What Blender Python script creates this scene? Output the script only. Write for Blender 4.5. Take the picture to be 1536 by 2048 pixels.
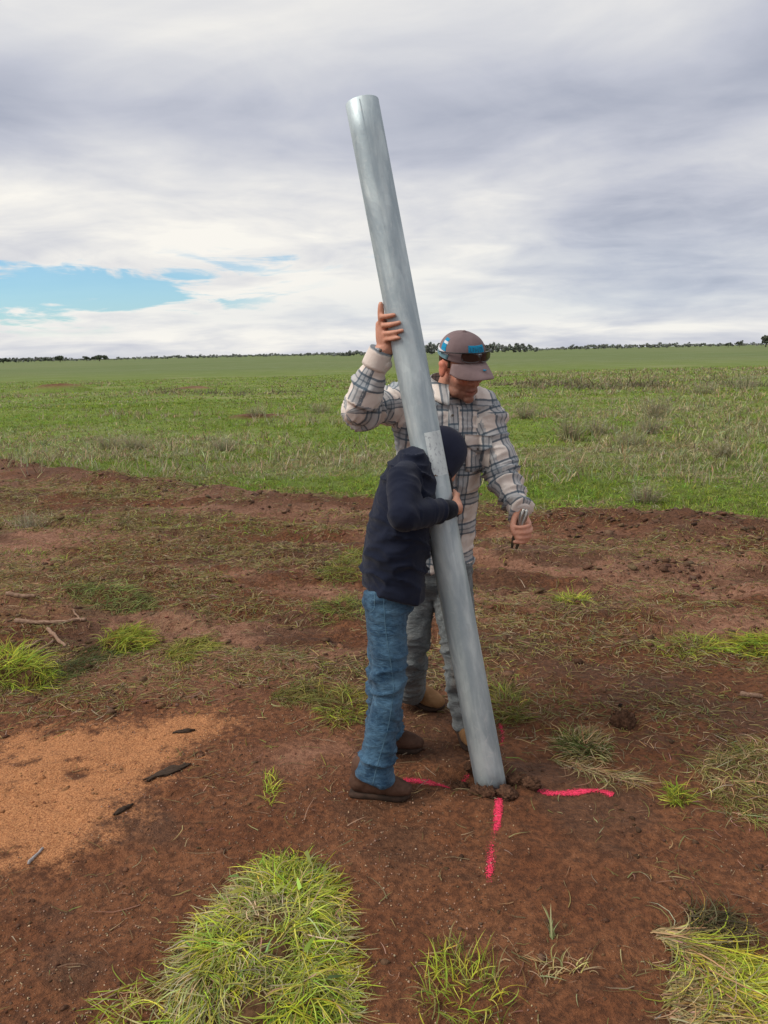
import bpy, bmesh, math, random
import numpy as np
from mathutils import Matrix, Vector

random.seed(7)
rng = np.random.default_rng(11)
for o in list(bpy.data.objects):
    bpy.data.objects.remove(o)
SC = bpy.context.scene
COL = SC.collection

# ------------------------------------------------------------------ camera
F_PX, CAM_H = 1539.0, 1.62
PITCH = math.atan((1024 - 705) / F_PX)
ROLL = -math.radians(1.268)
cam_d = bpy.data.cameras.new('camera')
cam_d.sensor_fit = 'VERTICAL'
cam_d.sensor_height = 24.0
cam_d.lens = F_PX / 2048 * 24.0
cam_d.clip_start, cam_d.clip_end = 0.05, 12000
cam = bpy.data.objects.new('camera', cam_d)
COL.objects.link(cam)
CAM_M = (Matrix.Translation((0, 0, CAM_H)) @ Matrix.Rotation(math.pi / 2 - PITCH, 4, 'X')
         @ Matrix.Rotation(ROLL, 4, 'Z'))
cam.matrix_world = CAM_M
SC.camera = cam
R3 = np.array(CAM_M.to_3x3())
CPOS = np.array([0, 0, CAM_H])

def ray(x, y):
    return R3 @ np.array([(x - 768) / F_PX, -(y - 1024) / F_PX, -1.0])
def G(x, y, z=0.0):                      # photo pixel -> point on the ground
    d = ray(x, y); return CPOS + d * ((z - CAM_H) / d[2])
def P(x, y, Y):                          # photo pixel -> point at world depth Y
    d = ray(x, y); return CPOS + d * (Y / d[1])

# ------------------------------------------------------------------ node helpers
class NT:
    def __init__(s, tree):
        s.t = tree; tree.nodes.clear()
    def n(s, typ, _p=None, **kw):
        nd = s.t.nodes.new(typ)
        for k, v in (_p or {}).items(): setattr(nd, k, v)
        for k, v in kw.items():
            key = k.replace('_', ' ') if k.replace('_', ' ') in nd.inputs else k
            if k[0] == 'i' and k[1:].isdigit(): key = int(k[1:])
            s.put(nd.inputs[key], v)
        return nd
    def put(s, sock, v):
        if isinstance(v, bpy.types.NodeSocket): s.t.links.new(v, sock)
        elif isinstance(v, bpy.types.Node): s.t.links.new(v.outputs[0], sock)
        else:
            if sock.type == 'RGBA' and len(v) == 3: v = (*v, 1)
            sock.default_value = v
    def m(s, op, a, b=0.0, c=0.0, clamp=False):
        return s.n('ShaderNodeMath', dict(operation=op, use_clamp=clamp), i0=a, i1=b, i2=c).outputs[0]
    def vm(s, op, a, b=(0, 0, 0)):
        nd = s.n('ShaderNodeVectorMath', dict(operation=op), i0=a, i1=b)
        return nd.outputs[0]
    def mix(s, f, a, b, blend='MIX'):
        nd = s.n('ShaderNodeMix', dict(data_type='RGBA', blend_type=blend))
        s.put(nd.inputs[0], f); s.put(nd.inputs[6], a); s.put(nd.inputs[7], b)
        return nd.outputs[2]
    def noise(s, vec, scale, detail=4.0, rough=0.55, dist=0.0):
        return s.n('ShaderNodeTexNoise', None, Vector=vec, Scale=scale, Detail=detail, Roughness=rough, Distortion=dist).outputs[0]
    def ramp(s, f, stops, interp='LINEAR'):
        nd = s.n('ShaderNodeValToRGB', None, i0=f)
        cr = nd.color_ramp; cr.interpolation = interp
        while len(cr.elements) < len(stops): cr.elements.new(0.5)
        for e, (p, c) in zip(cr.elements, stops):
            e.position = p; e.color = (*c, 1) if len(c) == 3 else c
        return nd.outputs[0]
    def rng(s, f, a, b, c=0.0, d=1.0):
        nd = s.n('ShaderNodeMapRange', dict(interpolation_type='SMOOTHSTEP'), i0=f, i1=a, i2=b, i3=c, i4=d)
        return nd.outputs[0]
    def attr(s, name):
        return s.n('ShaderNodeAttribute', dict(attribute_name=name))

def material(name):
    m = bpy.data.materials.new(name); m.use_nodes = True
    return m, NT(m.node_tree)
def finish(t, color, rough=0.7, bump=None, bstr=0.3, bdist=0.01, metal=0.0, spec=0.3, sub=None, sheen=0.0):
    b = t.n('ShaderNodeBsdfPrincipled')
    t.put(b.inputs['Base Color'], color); t.put(b.inputs['Roughness'], rough)
    t.put(b.inputs['Metallic'], metal); t.put(b.inputs['Specular IOR Level'], spec)
    if sheen: b.inputs['Sheen Weight'].default_value = sheen
    if sub: b.inputs['Subsurface Weight'].default_value = sub; b.inputs['Subsurface Radius'].default_value = (.01, .004, .002)
    if bump is not None:
        bn = t.n('ShaderNodeBump', None, Height=bump, Strength=bstr, Distance=bdist)
        t.put(b.inputs['Normal'], bn)
    o = t.n('ShaderNodeOutputMaterial'); t.t.links.new(b.outputs[0], o.inputs[0])
    return b

# ------------------------------------------------------------------ world: broken overcast
SUN_AZ, SUN_EL = math.radians(-104), math.radians(48)      # azimuth from +Y, negative = left
world = bpy.data.worlds.new('World'); SC.world = world; world.use_nodes = True
t = NT(world.node_tree)
tc = t.n('ShaderNodeTexCoord').outputs['Generated']
sep = t.n('ShaderNodeSeparateXYZ', None, i0=tc)
dx, dy, dz = sep.outputs
az = t.m('ARCTAN2', dx, dy)
el = t.m('ARCSINE', dz)
zz = t.m('ADD', t.m('MAXIMUM', dz, 0.0), 0.16)
pu, pv = t.m('DIVIDE', dx, zz), t.m('DIVIDE', dy, zz)
pvec = t.n('ShaderNodeCombineXYZ', None, X=pu, Y=t.m('MULTIPLY', pv, 1.25), Z=0.0).outputs[0]
def gauss(a0, e0, sa, se):
    a = t.m('DIVIDE', t.m('SUBTRACT', az, a0), sa); e = t.m('DIVIDE', t.m('SUBTRACT', el, e0), se)
    return t.m('POWER', 2.71828, t.m('MULTIPLY', t.m('ADD', t.m('MULTIPLY', a, a), t.m('MULTIPLY', e, e)), -1.0))
pw = t.vm('ADD', pvec, (4.1, 0.6, 0))
n1 = t.noise(pw, 0.80, 7, 0.50, 0.7)
n2 = t.noise(t.vm('ADD', pvec, (7.3, 2.1, 0)), 2.2, 8, 0.54, 0.6)
n3 = t.noise(t.n('ShaderNodeCombineXYZ', None, X=t.m('MULTIPLY', az, 3.0), Y=t.m('MULTIPLY', el, 13.0), Z=3.0).outputs[0], 2.4, 8, 0.57, 1.0)
low = t.rng(el, 0.30, 0.08)
val = t.m('ADD', 0.58, t.m('MULTIPLY', t.m('SUBTRACT', n1, 0.5), 1.15))
val = t.m('ADD', val, t.m('MULTIPLY', t.m('SUBTRACT', n2, 0.5), 0.45))
val = t.m('ADD', val, t.m('MULTIPLY', t.m('SUBTRACT', n3, 0.5), t.m('ADD', 0.06, t.m('MULTIPLY', low, 0.50))))
for a0, e0, sa, se, k in ((-0.34, 0.185, 0.36, 0.050, 0.24), (-0.24, 0.130, 0.42, 0.045, 0.36), (-0.14, 0.045, 0.6, 0.045, 0.34), (-0.40, 0.275, 0.32, 0.040, -0.27),
                          (0.36, 0.125, 0.20, 0.055, -0.26), (0.12, 0.29, 0.26, 0.05, -0.16), (-0.30, 0.42, 0.30, 0.06, 0.20), (0.34, 0.44, 0.25, 0.06, 0.10),
                          (0.50, 0.21, 0.10, 0.035, 0.22), (0.30, 0.26, 0.2, 0.05, -0.08)):
    val = t.m('ADD', val, t.m('MULTIPLY', gauss(a0, e0, sa, se), k))
cloud = t.ramp(val, [(0.22, (3.5, 3.8, 4.7)), (0.45, (5.0, 5.2, 5.95)), (0.68, (6.6, 6.65, 6.9)), (0.95, (8.8, 8.55, 8.0))])
gap = t.m('ADD', t.m('ADD', t.m('MULTIPLY', gauss(-0.46, 0.074, 0.30, 0.034), 1.2), t.m('MULTIPLY', gauss(-0.32, 0.088, 0.12, 0.013), 0.6)),
          t.m('ADD', t.m('MULTIPLY', gauss(0.30, 0.050, 0.3, 0.020), 0.42), t.m('MULTIPLY', gauss(-0.10, 0.118, 0.12, 0.012), 0.10)))
gap = t.m('ADD', gap, t.m('MULTIPLY', t.m('SUBTRACT', n3, 0.5), 4.6))
gap = t.m('ADD', gap, t.m('MULTIPLY', t.m('SUBTRACT', n2, 0.5), 1.0))
n4 = t.noise(t.n('ShaderNodeCombineXYZ', None, X=t.m('MULTIPLY', az, 5.0), Y=t.m('MULTIPLY', el, 42.0), Z=8.0).outputs[0], 1.6, 6, 0.6, 1.2)
gap = t.m('ADD', gap, t.m('MULTIPLY', t.m('SUBTRACT', n4, 0.5), 2.6))
gapm = t.rng(gap, 0.30, 1.05)
gapm = t.m('MULTIPLY', gapm, t.rng(t.m('ADD', gauss(-0.46, 0.074, 0.30, 0.038), t.m('ADD', t.m('MULTIPLY', gauss(0.30, 0.05, .35, .03), 0.0), t.m('MULTIPLY', gauss(-.1, .118, .16, .02), .3))), .12, .5))
sky = t.n('ShaderNodeTexSky', dict(sky_type='NISHITA', sun_disc=False, sun_elevation=SUN_EL, sun_rotation=SUN_AZ, air_density=1.0, dust_density=0.4, ozone_density=2.0))
skyc = t.mix(1.0, sky.outputs[0], (0.72, 1.06, 1.24), 'MULTIPLY')
col = t.mix(t.m('MULTIPLY', gapm, 0.9), cloud, skyc)
col = t.mix(t.m('MULTIPLY', t.m('ADD', gauss(0.30, 0.085, 0.32, 0.055), gauss(0.05, 0.05, .5, .02)), 0.42, 0.0, True), col, t.mix(0.5, col, (4.0, 5.0, 6.1)))
bg = t.n('ShaderNodeBackground', None, Color=col, Strength=0.1)
ow = t.n('ShaderNodeOutputWorld'); t.t.links.new(bg.outputs[0], ow.inputs[0])

sun_d = bpy.data.lights.new('sun', 'SUN'); sun_d.energy = 2.6; sun_d.angle = math.radians(26); sun_d.color = (1.0, 0.95, 0.87)
sun = bpy.data.objects.new('sun', sun_d); COL.objects.link(sun)
sdir = Vector((math.sin(SUN_AZ) * math.cos(SUN_EL), math.cos(SUN_AZ) * math.cos(SUN_EL), math.sin(SUN_EL)))
sun.rotation_euler = sdir.to_track_quat('Z', 'Y').to_euler()
sun.location = (0, 0, 30)
SC.view_settings.view_transform = 'Standard'; SC.view_settings.look = 'None'
SC.view_settings.exposure = 0.12; SC.view_settings.gamma = 1.0; SC.view_settings.use_curve_mapping = False
SC.render.engine = 'CYCLES'
SC.cycles.use_denoising = True
SC.cycles.max_bounces = 6

# ------------------------------------------------------------------ numpy noise
def _h(ix, iy, iz):
    h = (ix.astype(np.uint32) * np.uint32(374761393) + iy.astype(np.uint32) * np.uint32(668265263) + iz.astype(np.uint32) * np.uint32(2147483647 - 61))
    h = (h ^ (h >> np.uint32(13))) * np.uint32(1274126177)
    h = h ^ (h >> np.uint32(16))
    return (h & np.uint32(0xffffff)).astype(np.float64) / 0xffffff
def vnoise(x, y, z=None, seed=0):
    x = np.asarray(x, float); y = np.asarray(y, float); z = np.zeros_like(x) + 0.5 if z is None else np.asarray(z, float)
    x = x + seed * 17.31; y = y + seed * 9.77
    ix, iy, iz = np.floor(x).astype(np.int64), np.floor(y).astype(np.int64), np.floor(z).astype(np.int64)
    fx, fy, fz = x - ix, y - iy, z - iz
    fx = fx * fx * fx * (fx * (fx * 6 - 15) + 10); fy = fy * fy * fy * (fy * (fy * 6 - 15) + 10); fz = fz * fz * (3 - 2 * fz)
    r = 0
    for a in (0, 1):
        for b in (0, 1):
            for c in (0, 1):
                r = r + _h(ix + a, iy + b, iz + c) * (fx if a else 1 - fx) * (fy if b else 1 - fy) * (fz if c else 1 - fz)
    return r
def fbm(x, y, z=None, oct=4, seed=0, gain=0.5):
    s, a, tot, f = 0, 1, 0, 1
    for i in range(oct):
        s = s + a * vnoise(x * f, y * f, None if z is None else z * f, seed + i * 3); tot += a; a *= gain; f *= 2.03
    return s / tot
def sstep(x, a, b):
    u = np.clip((x - a) / (b - a), 0, 1); return u * u * (3 - 2 * u)
def inside_sdf(px, py, poly):            # signed distance, positive inside
    poly = np.asarray(poly); d = np.full(px.shape, 1e9); ins = np.zeros(px.shape, bool)
    n = len(poly)
    for i in range(n):
        a, b = poly[i], poly[(i + 1) % n]
        e = b - a; wx, wy = px - a[0], py - a[1]
        tt = np.clip((wx * e[0] + wy * e[1]) / (e @ e), 0, 1)
        d = np.minimum(d, (wx - e[0] * tt) ** 2 + (wy - e[1] * tt) ** 2)
        c = (a[1] > py) != (b[1] > py)
        xi = a[0] + (py - a[1]) * (e[0]) / (e[1] if abs(e[1]) > 1e-9 else 1e-9)
        ins ^= c & (px < xi)
    d = np.sqrt(d); return np.where(ins, d, -d)
def gpoly(pts): return np.array([G(*p)[:2] for p in pts])

# ------------------------------------------------------------------ mesh helpers
def mesh_obj(name, verts, faces, mat=None, parent=None, smooth=True, cols=None, uv=None):
    me = bpy.data.meshes.new(name)
    verts = np.asarray(verts, np.float32)
    if isinstance(faces, np.ndarray) and faces.ndim == 2:
        k = faces.shape[1]; nf = len(faces)
        me.vertices.add(len(verts)); me.vertices.foreach_set('co', verts.ravel())
        me.loops.add(nf * k); me.loops.foreach_set('vertex_index', faces.astype(np.int32).ravel())
        me.polygons.add(nf); me.polygons.foreach_set('loop_start', np.arange(0, nf * k, k, dtype=np.int32))
        me.update(calc_edges=True); me.validate()
    else:
        me.from_pydata([tuple(v) for v in verts], [], [tuple(int(i) for i in f) for f in faces]); me.update()
    if smooth: me.polygons.foreach_set('use_smooth', np.ones(len(me.polygons), bool))
    if cols is not None:
        ca = me.color_attributes.new('col', 'FLOAT_COLOR', 'POINT')
        c4 = np.ones((len(verts), 4), np.float32); c4[:, :3] = cols; ca.data.foreach_set('color', c4.ravel())
    if mat is not None: me.materials.append(mat)
    o = bpy.data.objects.new(name, me); COL.objects.link(o)
    if parent is not None: attach(o, parent)
    return o
def attach(o, parent):
    off = Vector(parent.location) if parent.type == 'EMPTY' else Vector((0, 0, 0))
    o.parent = parent; o.matrix_parent_inverse = Matrix.Translation(-off)
def tag(o, label=None, cat=None, group=None, kind=None):
    if label: o['label'] = label
    if cat: o['category'] = cat
    if group: o['group'] = group
    if kind: o['kind'] = kind
    return o
def empty(name, loc, label, cat, group=None):
    o = bpy.data.objects.new(name, None); COL.objects.link(o); o.location = loc; o.empty_display_size = 0.1
    return tag(o, label, cat, group)
def nrm(v): v = np.asarray(v, float); return v / (np.linalg.norm(v) + 1e-12)
def catmull(pts, n):
    pts = np.asarray(pts, float); out = []
    ext = np.vstack([2 * pts[0] - pts[1], pts, 2 * pts[-1] - pts[-2]])
    for i in range(len(pts) - 1):
        p0, p1, p2, p3 = ext[i:i + 4]
        for k in range(n):
            u = k / n
            out.append(0.5 * (2 * p1 + (p2 - p0) * u + (2 * p0 - 5 * p1 + 4 * p2 - p3) * u * u + (3 * p1 - p0 - 3 * p2 + p3) * u ** 3))
    out.append(pts[-1]); return np.array(out)
def tube(path, radii, seg=16, ref=(0, 0, 1), sub=4, cap=True, rnd=True):
    path = np.asarray(path, float); radii = np.asarray(radii, float)
    if radii.ndim == 1: radii = np.stack([radii, radii], 1)
    if sub > 1 and len(path) > 1:
        full = catmull(np.hstack([path, radii]), sub); path, radii = full[:, :3], np.maximum(full[:, 3:], 1e-4)
    n = len(path); T = np.gradient(path, axis=0)
    if rnd:                               # rounded ends
        pa, ra = [], []
        for s_ in (1.0, 0.75, 0.4):
            h = math.sqrt(max(0, 1 - (1 - 0.02) * s_ ** 2)); pa.append(path[0] - nrm(T[0]) * radii[0].min() * s_); ra.append(radii[0] * h)
        pb, rb = [], []
        for s_ in (0.4, 0.75, 1.0):
            h = math.sqrt(max(0, 1 - (1 - 0.02) * s_ ** 2)); pb.append(path[-1] + nrm(T[-1]) * radii[-1].min() * s_); rb.append(radii[-1] * h)
        T = np.vstack([[T[0]] * 3, T, [T[-1]] * 3]); path = np.vstack([pa, path, pb]); radii = np.vstack([ra, radii, rb]); n += 6
    V = []; ang = np.linspace(0, 2 * np.pi, seg, endpoint=False); ref = nrm(ref); prev = None
    for i in range(n):
        tt = nrm(T[i]); s = ref - tt * (ref @ tt)
        if np.linalg.norm(s) < 0.15 and prev is not None: s = prev - tt * (prev @ tt)
        if np.linalg.norm(s) < 1e-3: s = np.cross(tt, (1, 0, 0))
        s = nrm(s); b = np.cross(tt, s); prev = s
        V.append(path[i] + np.outer(np.cos(ang) * radii[i, 0], s) + np.outer(np.sin(ang) * radii[i, 1], b))
    V = np.vstack(V); Fc = []
    for i in range(n - 1):
        for j in range(seg):
            k = (j + 1) % seg; Fc.append((i * seg + j, i * seg + k, (i + 1) * seg + k, (i + 1) * seg + j))
    if cap: Fc.append(tuple(range(seg - 1, -1, -1))); Fc.append(tuple((n - 1) * seg + j for j in range(seg)))
    return V, Fc
def ball(c, r, frame=None, seg=16, rings=10):
    c = np.asarray(c, float); r = np.ones(3) * r if np.isscalar(r) else np.asarray(r, float)
    M = np.eye(3) if frame is None else np.asarray(frame)   # rows are axes
    V = [(0, 0, 1.0)]
    for i in range(1, rings):
        ph = math.pi * i / rings
        for j in range(seg):
            a = 2 * math.pi * j / seg; V.append((math.sin(ph) * math.cos(a), math.sin(ph) * math.sin(a), math.cos(ph)))
    V.append((0, 0, -1.0)); V = np.array(V) * r @ M + c; Fc = []
    for j in range(seg): Fc.append((0, 1 + j, 1 + (j + 1) % seg))
    for i in range(rings - 2):
        for j in range(seg):
            k = (j + 1) % seg; Fc.append((1 + i * seg + j, 1 + (i + 1) * seg + j, 1 + (i + 1) * seg + k, 1 + i * seg + k))
    L = len(V) - 1; b0 = 1 + (rings - 2) * seg
    for j in range(seg): Fc.append((b0 + j, L, b0 + (j + 1) % seg))
    return V, Fc
def join(parts):
    V, Fc, o = [], [], 0
    for v, f in parts:
        V.append(np.asarray(v)); Fc += [tuple(i + o for i in q) for q in f]; o += len(v)
    return np.vstack(V), Fc
def arr(ob):
    me = ob.data; n = len(me.vertices); co = np.empty(n * 3, np.float32); me.vertices.foreach_get('co', co)
    nr = np.empty(n * 3, np.float32); me.vertices.foreach_get('normal', nr)
    return co.reshape(-1, 3).astype(float), nr.reshape(-1, 3).astype(float)
def setco(ob, co):
    ob.data.vertices.foreach_set('co', np.asarray(co, np.float32).ravel()); ob.data.update()
def fuse(name, parts, voxel, mat, parent, smooth=6, fac=0.5):   # overlapping solids -> one continuous skin
    V, Fc = join(parts)
    ob = mesh_obj(name, V, Fc, mat)
    m = ob.modifiers.new('r', 'REMESH'); m.mode = 'VOXEL'; m.voxel_size = voxel; m.use_smooth_shade = True
    if smooth:
        s = ob.modifiers.new('s', 'SMOOTH'); s.factor = fac; s.iterations = smooth
    dg = bpy.context.evaluated_depsgraph_get()
    me = bpy.data.meshes.new_from_object(ob.evaluated_get(dg)); old = ob.data
    ob.modifiers.clear(); ob.data = me; bpy.data.meshes.remove(old); me.name = name
    if not me.materials: me.materials.append(mat)
    me.polygons.foreach_set('use_smooth', np.ones(len(me.polygons), bool))
    if parent is not None: attach(ob, parent)
    return ob
def set_cols(ob, cols):
    ca = ob.data.color_attributes.new('col', 'FLOAT_COLOR', 'POINT')
    c4 = np.ones((len(cols), 4), np.float32); c4[:, :3] = cols; ca.data.foreach_set('color', c4.ravel())
def box(c, size, frame=None, bev=0.0):
    bm = bmesh.new(); bmesh.ops.create_cube(bm, size=1.0)
    for v in bm.verts: v.co = Vector((v.co.x * size[0], v.co.y * size[1], v.co.z * size[2]))
    if bev: bmesh.ops.bevel(bm, geom=bm.edges[:], offset=bev, segments=2, affect='EDGES')
    bm.verts.index_update()
    V = np.array([v.co[:] for v in bm.verts]); Fc = [tuple(v.index for v in f.verts) for f in bm.faces]; bm.free()
    if frame is not None: V = V @ np.asarray(frame)
    return V + np.asarray(c), Fc

# ------------------------------------------------------------------ ground
EDGE = np.array([G(*p)[:2] for p in ((-250, 915), (0, 932), (200, 948), (400, 972), (600, 1000), (760, 1014), (1000, 1012), (1200, 1030), (1536, 1052), (1750, 1075))])
def edge_y(x): return np.interp(x, EDGE[:, 0], EDGE[:, 1])
FEET = [G(925, 1485)[:2], G(838, 1408)[:2], G(758, 1598)[:2], G(800, 1503)[:2]]
POST_B = G(982, 1572)
HOLE = G(936, 1556)[:2]
HEAPS = [(*G(1180, 1036)[:2], .30, .10), (*G(1430, 1062)[:2], .42, .15), (*G(1330, 1050)[:2], .30, .07), (*G(1325, 1140)[:2], .22, .05), (*G(560, 1012)[:2], .5, .06)]
FARM = [(*G(76, 785)[:2], .38, .48), (*G(136, 783)[:2], .60, .55), (*G(385, 781)[:2], .8, .22), (*G(515, 838)[:2], .6, .16)]
def Hfun(x, y):
    x = np.asarray(x, float); y = np.asarray(y, float)
    w = np.ones_like(x)
    for fx, fy in FEET: w = w * (1 - 0.9 * np.exp(-((x - fx) ** 2 + (y - fy) ** 2) / .16 ** 2))
    near = sstep(y, 14, 7) * (np.abs(x) < 12)
    h = near * w * (.034 * (fbm(x * 2.3, y * 2.3, oct=3) - .5) + .030 * (fbm(x * 9, y * 9, oct=3, seed=5) - .5) + .012 * (fbm(x * 30, y * 30, oct=2, seed=6) - .5))
    e = edge_y(x) + 0.7 * (fbm(x * .9, y * .9, seed=3) - .5)
    tr = sstep(y, 3.6, 4.6) * sstep(y, e + .6, e - .4)
    st = fbm(x * .8 + 3, (y + .22 * x) * 3.0, oct=4, seed=8)
    h = h + tr * .22 * (st - .5) + tr * .11 * (fbm(x * 5, y * 7, oct=4, seed=21, gain=.6) - .5)
    field = sstep(y, e - .3, e + 1.5)
    h = h + field * (.06 * (fbm(x * .5, y * .5, oct=3, seed=2) - .5) + .03 * (fbm(x * 3, y * 3, oct=2, seed=4) - .5)) * sstep(y, 60, 25)
    wl = sstep(x, 0.2, -1.6)
    h = h + wl * np.exp(-((y - e + .25) / .38) ** 2) * (.05 + .16 * fbm(x * 2.2, y * 2.2, oct=3, seed=9)) * sstep(fbm(x * .7, y * 0 + 2, seed=12), .25, .55)
    for hx, hy, r, a in HEAPS + FARM:
        h = h + a * np.exp(-((x - hx) ** 2 / (r * 1.5) ** 2 + (y - hy) ** 2 / r ** 2)) * (.55 + .9 * fbm(x * 4, y * 4, oct=3, seed=14) * np.minimum(1, 1 + 0 * x))
    h = h - .10 * np.exp(-(((x - HOLE[0]) / .085) ** 2 + ((y - HOLE[1]) / .07) ** 2))
    d = np.hypot(x - POST_B[0], y - POST_B[1]); h = h + .028 * np.exp(-((d - .13) / .07) ** 2) * fbm(x * 12, y * 12, seed=17) * 1.6
    far = sstep(y, 60, 300); h = h * (1 - far)
    return h
def axis(fine0, fine1, step, lo, hi, g):
    a = list(np.arange(fine0, fine1 + 1e-6, step)); s = step; v = a[-1]
    while v < hi: s = s * g; v += s; a.append(v)
    s = step; v = a[0]; b = []
    while v > lo: s = s * g; v -= s; b.append(v)
    return np.array(b[::-1] + a)
GX = axis(-1.9, 2.3, 0.0185, -5000, 5000, 1.062)
GY = axis(1.35, 4.6, 0.0170, -60, 6000, 1.027)
gx, gy = np.meshgrid(GX, GY)
GZ = Hfun(gx, gy)
def gz(x, y):
    x = np.asarray(x, float); y = np.asarray(y, float)
    i = np.clip(np.searchsorted(GX, x) - 1, 0, len(GX) - 2); j = np.clip(np.searchsorted(GY, y) - 1, 0, len(GY) - 2)
    u = (x - GX[i]) / (GX[i + 1] - GX[i]); v = (y - GY[j]) / (GY[j + 1] - GY[j])
    return (GZ[j, i] * (1 - u) + GZ[j, i + 1] * u) * (1 - v) + (GZ[j + 1, i] * (1 - u) + GZ[j + 1, i + 1] * u) * v
def Gg(px, py):
    p = G(px, py); p[2] = gz(p[0], p[1]); return p

SAND = gpoly([(-300, 1510), (-150, 1490), (20, 1470), (120, 1450), (230, 1442), (320, 1438), (400, 1425), (470, 1440), (410, 1480), (360, 1530), (320, 1575), (260, 1630), (180, 1680), (110, 1735), (30, 1745), (-80, 1770), (-400, 1780)])
def masks(x, y):
    """grass cover, orange sand, dark damp soil, pale dry soil"""
    e = edge_y(x) + 1.5 * (fbm(x * .9, y * .9, seed=3) - .5) + .8 * (fbm(x * 3.1, y * 3.1, oct=3, seed=34) - .5)
    n1 = fbm(x * 1.1, y * 1.1, oct=4, seed=31); n2 = fbm(x * 4.5, y * 4.5, oct=3, seed=33)
    field = sstep(y - e, -.35, .45)
    grass = field * (1 - .6 * sstep(n1 + .25 * (n2 - .5), .66, .80) * sstep(y, 30, 12))
    st = fbm(x * .55, (y + .18 * x) * 1.9, oct=4, seed=41)
    trackg = sstep(y, 3.0, 5.0) * (1 - field) * sstep(st + .5 * (n2 - .5) + .10 * sstep(x, 0, -2.5) * sstep(y, 5, 6.5), .50, .66)
    grass = np.maximum(grass, trackg * .42)
    for hx, hy, r, a in HEAPS + FARM: grass = grass * (1 - .9 * np.exp(-((x - hx) ** 2 / (r * 1.6) ** 2 + (y - hy) ** 2 / (r * 1.1) ** 2)))
    wl = sstep(x, 0.2, -1.6) * np.exp(-((y - e + .3) / .35) ** 2); grass = grass * (1 - .8 * wl)
    warp = .20 * (fbm(x * 5, y * 5, oct=4, seed=51) - .5) + .16 * (fbm(x * 18, y * 18, oct=3, seed=53) - .5)
    sd = np.full(x.shape, -1.0); q = (np.abs(x) < 4) & (y < 5) & (y > 1)
    sd[q] = inside_sdf(x[q], y[q], SAND) 
    sand = sstep(sd + 1.6 * warp, -.16, .22) * (1 - .9 * sstep(fbm(x * 3.5, y * 5.5, oct=5, seed=55, gain=.62),   .54, .68))
    dark = sstep(fbm(x * 1.6, (y + .2 * x) * 2.6, oct=5, seed=61, gain=.6), .50, .62)
    dark = np.maximum(dark * (1 - sand), wl * .9)
    for hx, hy, r, a in HEAPS + FARM: dark = np.maximum(dark, .8 * np.exp(-((x - hx) ** 2 / (r * 1.6) ** 2 + (y - hy) ** 2 / (r * 1.1) ** 2)))
    dark = np.maximum(dark, .9 * np.exp(-(((x - HOLE[0]) / .10) ** 2 + ((y - HOLE[1]) / .08) ** 2)))
    pale = sstep(y, 3.0, 4.6) * sstep(fbm(x * .9, (y + .2 * x) * 2.4, oct=4, seed=71), .42, .62)
    pp = G(640, 1510)[:2]; pale = np.maximum(pale, .8 * np.exp(-(((x - pp[0]) / .22) ** 2 + ((y - pp[1]) / .13) ** 2)) * sstep(n2, .3, .6))
    return grass, sand, dark, pale
mg, ms, md, mp = masks(gx, gy)
nyg, nxg = gx.shape
idx = np.arange(nxg * nyg).reshape(nyg, nxg)
gf = np.stack([idx[:-1, :-1], idx[:-1, 1:], idx[1:, 1:], idx[1:, :-1]], -1).reshape(-1, 4)

m_ground, t = material('soil and grass ground')
pos = t.n('ShaderNodeNewGeometry').outputs['Position']
att = t.attr('col'); sp = t.n('ShaderNodeSeparateColor', None, i0=att.outputs['Color'])
aR, aG, aB = sp.outputs[0], sp.outputs[1], sp.outputs[2]; aP = att.outputs['Alpha']
nA = t.noise(pos, 3.0, 6, .6); nB = t.noise(pos, 38.0, 6, .65); nC = t.noise(pos, 160.0, 3, .6); nD = t.noise(pos, .35, 5, .6)
nF = t.noise(pos, .012, 5, .6)
soil = t.mix(t.rng(nA, .3, .7), (.165, .060, .025), (.228, .094, .042))
soil = t.mix(t.rng(nB, .38, .60), t.mix(.65, soil, (.055, .024, .013)), soil)
soil = t.mix(t.m('MULTIPLY', aP, .9), soil, t.mix(t.rng(nB, .35, .65), (.27, .125, .075), (.42, .225, .145)))
soil = t.mix(t.m('MULTIPLY', aB, .75), soil, t.mix(t.rng(nB, .3, .7), (.070, .030, .014), (.135, .062, .031)))
sandc = t.mix(t.rng(nC, .35, .65), (.37, .145, .058), (.62, .29, .125))
sandc = t.mix(t.rng(nB, .62, .72), sandc, (.17, .075, .04))
soil = t.mix(t.rng(t.m('ADD', aG, t.m('ADD', t.m('MULTIPLY', t.m('SUBTRACT', nB, .5), 1.5), t.m('MULTIPLY', t.m('SUBTRACT', nC, .5), .9))), .12, 1.05, 0, .9), soil, sandc)
vor = t.n('ShaderNodeTexVoronoi', dict(feature='DISTANCE_TO_EDGE'), Vector=pos, Scale=95.0).outputs[0]
vorc = t.n('ShaderNodeTexVoronoi', None, Vector=pos, Scale=150.0)
speck = t.m('MULTIPLY', t.rng(vorc.outputs[0], .22, .12), t.rng(t.n('ShaderNodeSeparateColor', None, i0=vorc.outputs[1]).outputs[0], .80, .84))
soil = t.mix(t.m('MULTIPLY', speck, t.rng(nA, .42, .6)), soil, (.42, .29, .20))
ngs = t.noise(t.vm('MULTIPLY', pos, (.6, 1.0, 1.0)), 5.0, 5, .65)
green = t.mix(t.rng(nD, .35, .65), (.135, .195, .026), (.185, .235, .045))
green = t.mix(t.rng(ngs, .35, .7), t.mix(.4, green, (.07, .085, .016)), green)
dryc = (.27, .25, .11)
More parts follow.
